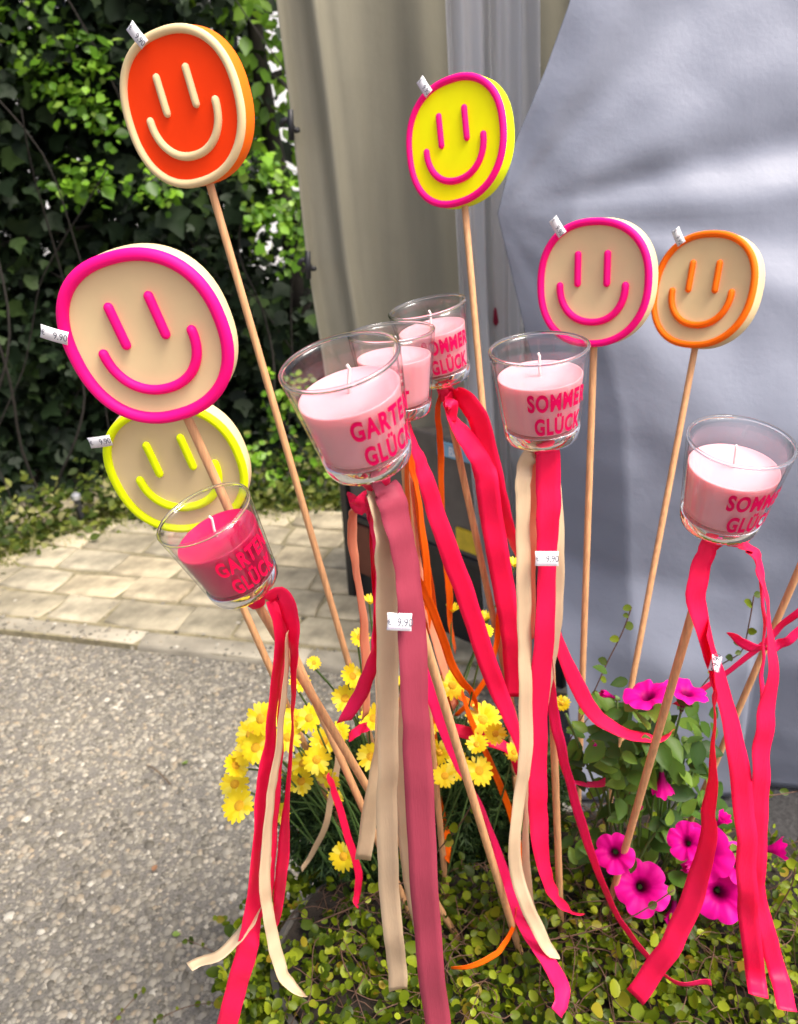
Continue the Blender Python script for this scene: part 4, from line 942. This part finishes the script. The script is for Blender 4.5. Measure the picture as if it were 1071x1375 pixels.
for i in range(290):
    if i < 180: px_, py_ = random.gauss(872, 42), random.gauss(1020, 45)
    else: px_, py_ = random.gauss(885, 60), random.gauss(1140, 40)
    p = PY(px_, py_, PETC.y + random.uniform(-.0, .10)); c = Vector((PETC.x, PETC.y + .05, p.z - .04)); d = (p - c)
    leaf_child(PLM, pt_, p, (random.gauss(0, .45), random.gauss(-.5, .4), .7), (d.x * 8 + random.gauss(0, .4), random.gauss(-.2, .4), random.gauss(.1, .4)), random.uniform(.018, .036))
# inner stems of the petunia
parts = []
for k in range(14):
    b = Vector((PETC.x + random.gauss(0, .04), PETC.y + .05 + random.gauss(0, .02), .36)); e = PY(random.gauss(872, 45), random.uniform(940, 1080), PETC.y + random.uniform(.02, .08))
    parts.append(tube(catmull([tuple(b), tuple(b.lerp(e, .5) + Vector((random.gauss(0, .015), 0, 0))), tuple(e)], 5), .0017, 5))
v, f = join(parts); mk('branching_stem', v, f, M['stem'], pt_)

# creeping wire vine: small round leaves on wiry stems
a8 = np.linspace(0, 2 * math.pi, 9)[:-1]
RD_T = np.concatenate([np.array([(0, .15, -.02), (0, .5, -.05), (0, .82, -.03)]), np.array([(0, 0, 0), (.26, .13, .05), (.40, .38, .085), (.36, .66, .08), (.19, .90, .04), (0, 1.0, -.02), (-.19, .90, .04), (-.36, .66, .08), (-.40, .38, .085), (-.26, .13, .05)])])
RD_F = np.array([(0, 3, 4), (0, 4, 5), (0, 5, 1), (1, 5, 6), (1, 6, 2), (2, 6, 7), (2, 7, 8), (2, 8, 9), (2, 9, 10), (1, 2, 10), (1, 10, 11), (0, 1, 11), (0, 11, 12), (0, 12, 3)])
STOP = [(0, (.02, .04, .003)), (.35, (.06, .095, .004)), (.7, (.145, .195, .007)), (.92, (.28, .34, .02)), (1, (.24, .16, .015))]
LM_vine = leaf_mat('wire_vine_leaf', STOP, .38, .3, (.28, .40, .02))
vine = root('creeping_vine', (PCX, PCY - .1, PZS), 'low creeping vine with tiny round green leaves spilling over the planter', 'ground plant')
def vine_h(x, y):
    """top of the leaf carpet"""
    d = rr_of(x, y)
    return PZS + .050 * max(0, 1 - d * d) ** .5 + .022 * mnoise.noise((x * 10, y * 10, 0)) + .016 * mnoise.noise((x * 24, y * 24, 4)) - max(0, d - 1) * .9
Ls = []
N = 23000
xs_ = rng.uniform(PCX - PRX * 1.2, PCX + PRX * 1.2, N); ys_ = rng.uniform(PCY - PRY * 1.25, PCY + PRY * 1.2, N)
for x, y in zip(xs_, ys_):
    d = rr_of(x, y)
    if d > 1.13 + .12 * mnoise.noise((x * 9, y * 9, 9)) or (y > PCY + .10 and d > .98): continue
    if random.random() < .75 * max(0, min(1, (y - PCY - .0) / .1)): continue
    h = vine_h(x, y); k = random.random() ** 1.3; Ls.append((x, y, h - k * .09 + random.gauss(0, .007)))
for _ in range(7500):
    a = random.uniform(math.pi * .72, math.pi * 2.1); dn = random.random() ** 1.6; k = 1.02 + .13 * random.random() - .04 * dn + .05 * mnoise.noise((a * 3, 0, 0))
    if dn > .35 + .5 * (mnoise.noise((a * 5, 2, 0)) + .5): continue
    Ls.append((PCX + PRX * k * math.cos(a), PCY + PRY * k * math.sin(a), .37 - dn * .34))
Ls = np.array(Ls); N = len(Ls)
nrm = rng.normal(0, .55, (N, 3)) + np.array([0, -.35, .9]); tip = rng.normal(0, 1, (N, 3)) * np.array([1, 1, .5]); size = np.clip(rng.lognormal(math.log(.0105), .32, N), .005, .019)
B = basis_from(nrm, tip)
# the leaves that show largest are objects of their own
Dp = (Ls - np.array(CAM)) @ np.array(fwd); U = (Ls - np.array(CAM)) @ np.array(rgt) / Dp * FPX + W0 / 2; Vv = H0 / 2 - (Ls - np.array(CAM)) @ np.array(up_) / Dp * FPX
hh = np.array([vine_h(x, y) for x, y in Ls[:, :2]]); vis = (U > 250) & (U < 1065) & (Vv > 1150) & (Vv < 1370) & (Ls[:, 2] > hh - .012)
score = np.where(vis, size / Dp * np.clip(np.abs(np.einsum('ni,ni->n', B[:, :, 2], (np.array(CAM) - Ls) / np.linalg.norm(np.array(CAM) - Ls, axis=1, keepdims=True))), .1, 1), 0)
big = np.argsort(-score)[:280]; mask = np.ones(N, bool); mask[big] = False
V, F = scatter(RD_T, RD_F, B[mask] * size[mask][:, None, None], Ls[mask]); vf = mk_np('leaf_carpet', V, F, LM_vine, vine); vf['kind'] = 'stuff'
RLM = leaf_obj_mesh(RD_T, RD_F, tone_mat('wire_vine_leaf_single', STOP, .38, .3, (.28, .40, .02)))
for i in big:
    m = Matrix((B[i] * size[i]).tolist()).to_4x4(); m.translation = Vector(Ls[i]) - ORG[vine]
    o = bpy.data.objects.new('leaf', RLM); col.objects.link(o); o.parent = vine; o.matrix_basis = m
M['vinestem'] = simple('wiry_brown_stem', (.10, .05, .028), .7, .3, 60)
parts = []; random.seed(31)
for k in range(320):
    x, y = PCX + random.uniform(-1, 1) * PRX, PCY + random.uniform(-1, 1) * PRY; a = random.uniform(0, 6.28); pts = []
    for j in range(7):
        if rr_of(x, y) > 1.12: break
        pts.append((x, y, vine_h(x, y) + random.uniform(-.03, .008))); a += random.gauss(0, .5); x += .026 * math.cos(a); y += .026 * math.sin(a)
    if len(pts) > 3: parts.append(tube(catmull(pts, 3), .0006, 4))
v, f = join(parts); vs_ = mk('wiry_stems', v, f, M['vinestem'], vine); vs_['kind'] = 'stuff'
# single sprigs that rise above the carpet or run over the ground, with leaves along them
sprig_px = [([(762, 1000), (790, 945), (815, 890), (835, 850), (848, 815)], .83), ([(940, 925), (965, 895), (995, 875), (1005, 840), (1012, 800)], .82), ([(775, 985), (800, 955), (850, 940), (900, 935)], .82), ([(1000, 1062), (1030, 1068), (1075, 1062)], .82), ([(560, 1180), (590, 1140), (615, 1110), (632, 1083)], .72), ([(300, 1345), (250, 1352), (205, 1372)], 0), ([(330, 1250), (300, 1238), (285, 1232)], 0), ([(340, 1300), (300, 1285), (270, 1270), (250, 1262)], 0), ([(1010, 1290), (1040, 1230), (1062, 1190), (1068, 1165)], .66), ([(1020, 1260), (1045, 1248), (1068, 1250)], .66), ([(190, 1330), (160, 1362), (140, 1385)], 0), ([(420, 1240), (480, 1215), (520, 1190), (560, 1185)], .70), ([(700, 1265), (760, 1258), (840, 1235), (905, 1195)], .66), ([(150, 1015), (210, 1022), (262, 1025)], 0), ([(820, 1120), (790, 1060), (772, 1040), (760, 1020)], .78)]
for pl_, Y in sprig_px:
    pts = [tuple(PY(a, b, Y) if Y else PZ(a, b, .015 + .01 * i)) for i, (a, b) in enumerate(pl_)]
    if Y == 0 and pl_[0][0] == 150: continue
    C = catmull(pts, 5); v, f = tube(C, .0008, 5); mk('sprig', v, f, M['vinestem'], vine)
    for i in range(0, len(C), 2):
        if random.random() < .8:
            sg = random.choice((-1, 1)); leaf_child(RLM, vine, Vector(C[i]), (random.gauss(0, .4), -.6, .6), (sg, random.gauss(0, .3), random.gauss(.2, .3)), random.uniform(.008, .016))
# twig and fallen leaves on the pebbles
M['twig'] = simple('dry_twig', (.10, .065, .035), .85, .3, 50)
tw = [PZ(197, 1028, .006), PZ(208, 1033, .012), PZ(222, 1046, .010), PZ(229, 1053, .005)]; v, f = tube(catmull([tuple(p) for p in tw], 4), .0017, 5); o = mk('twig', v, f, M['twig']); tag(o, 'thin dry brown twig lying on the pebbled ground', 'twig')
FLM = [leaf_obj_mesh(OV_T * np.array([1.3, 1, 1.8]), OV_F, simple('fallen_green_leaf', (.13, .20, .03), .5, .2), 'fallen_leaf'), leaf_obj_mesh(OV_T * np.array([1.3, 1, 1.8]), OV_F, simple('fallen_brown_leaf', (.22, .11, .05), .7, .2), 'fallen_leaf')]
for a, b, k, sz, lab in ((251, 1025, 0, .019, 'small green leaf lying near the dry twig on the pebbles'), (205, 1170, 1, .015, 'small dry brown leaf lying on the pebbles'), (230, 1255, 0, .016, 'green leaf on the pebbles beside the creeping vine')):
    p = PZ(a, b, .008); o = bpy.data.objects.new('fallen_leaf', FLM[k]); col.objects.link(o)
    o.matrix_basis = Matrix.Translation(p) @ Matrix.Rotation(random.uniform(0, 6.28), 4, 'Z') @ Matrix.Rotation(random.uniform(-.3, .3), 4, 'X') @ Matrix.Scale(sz, 4)
    tag(o, lab, 'leaf', 'fallen leaves')
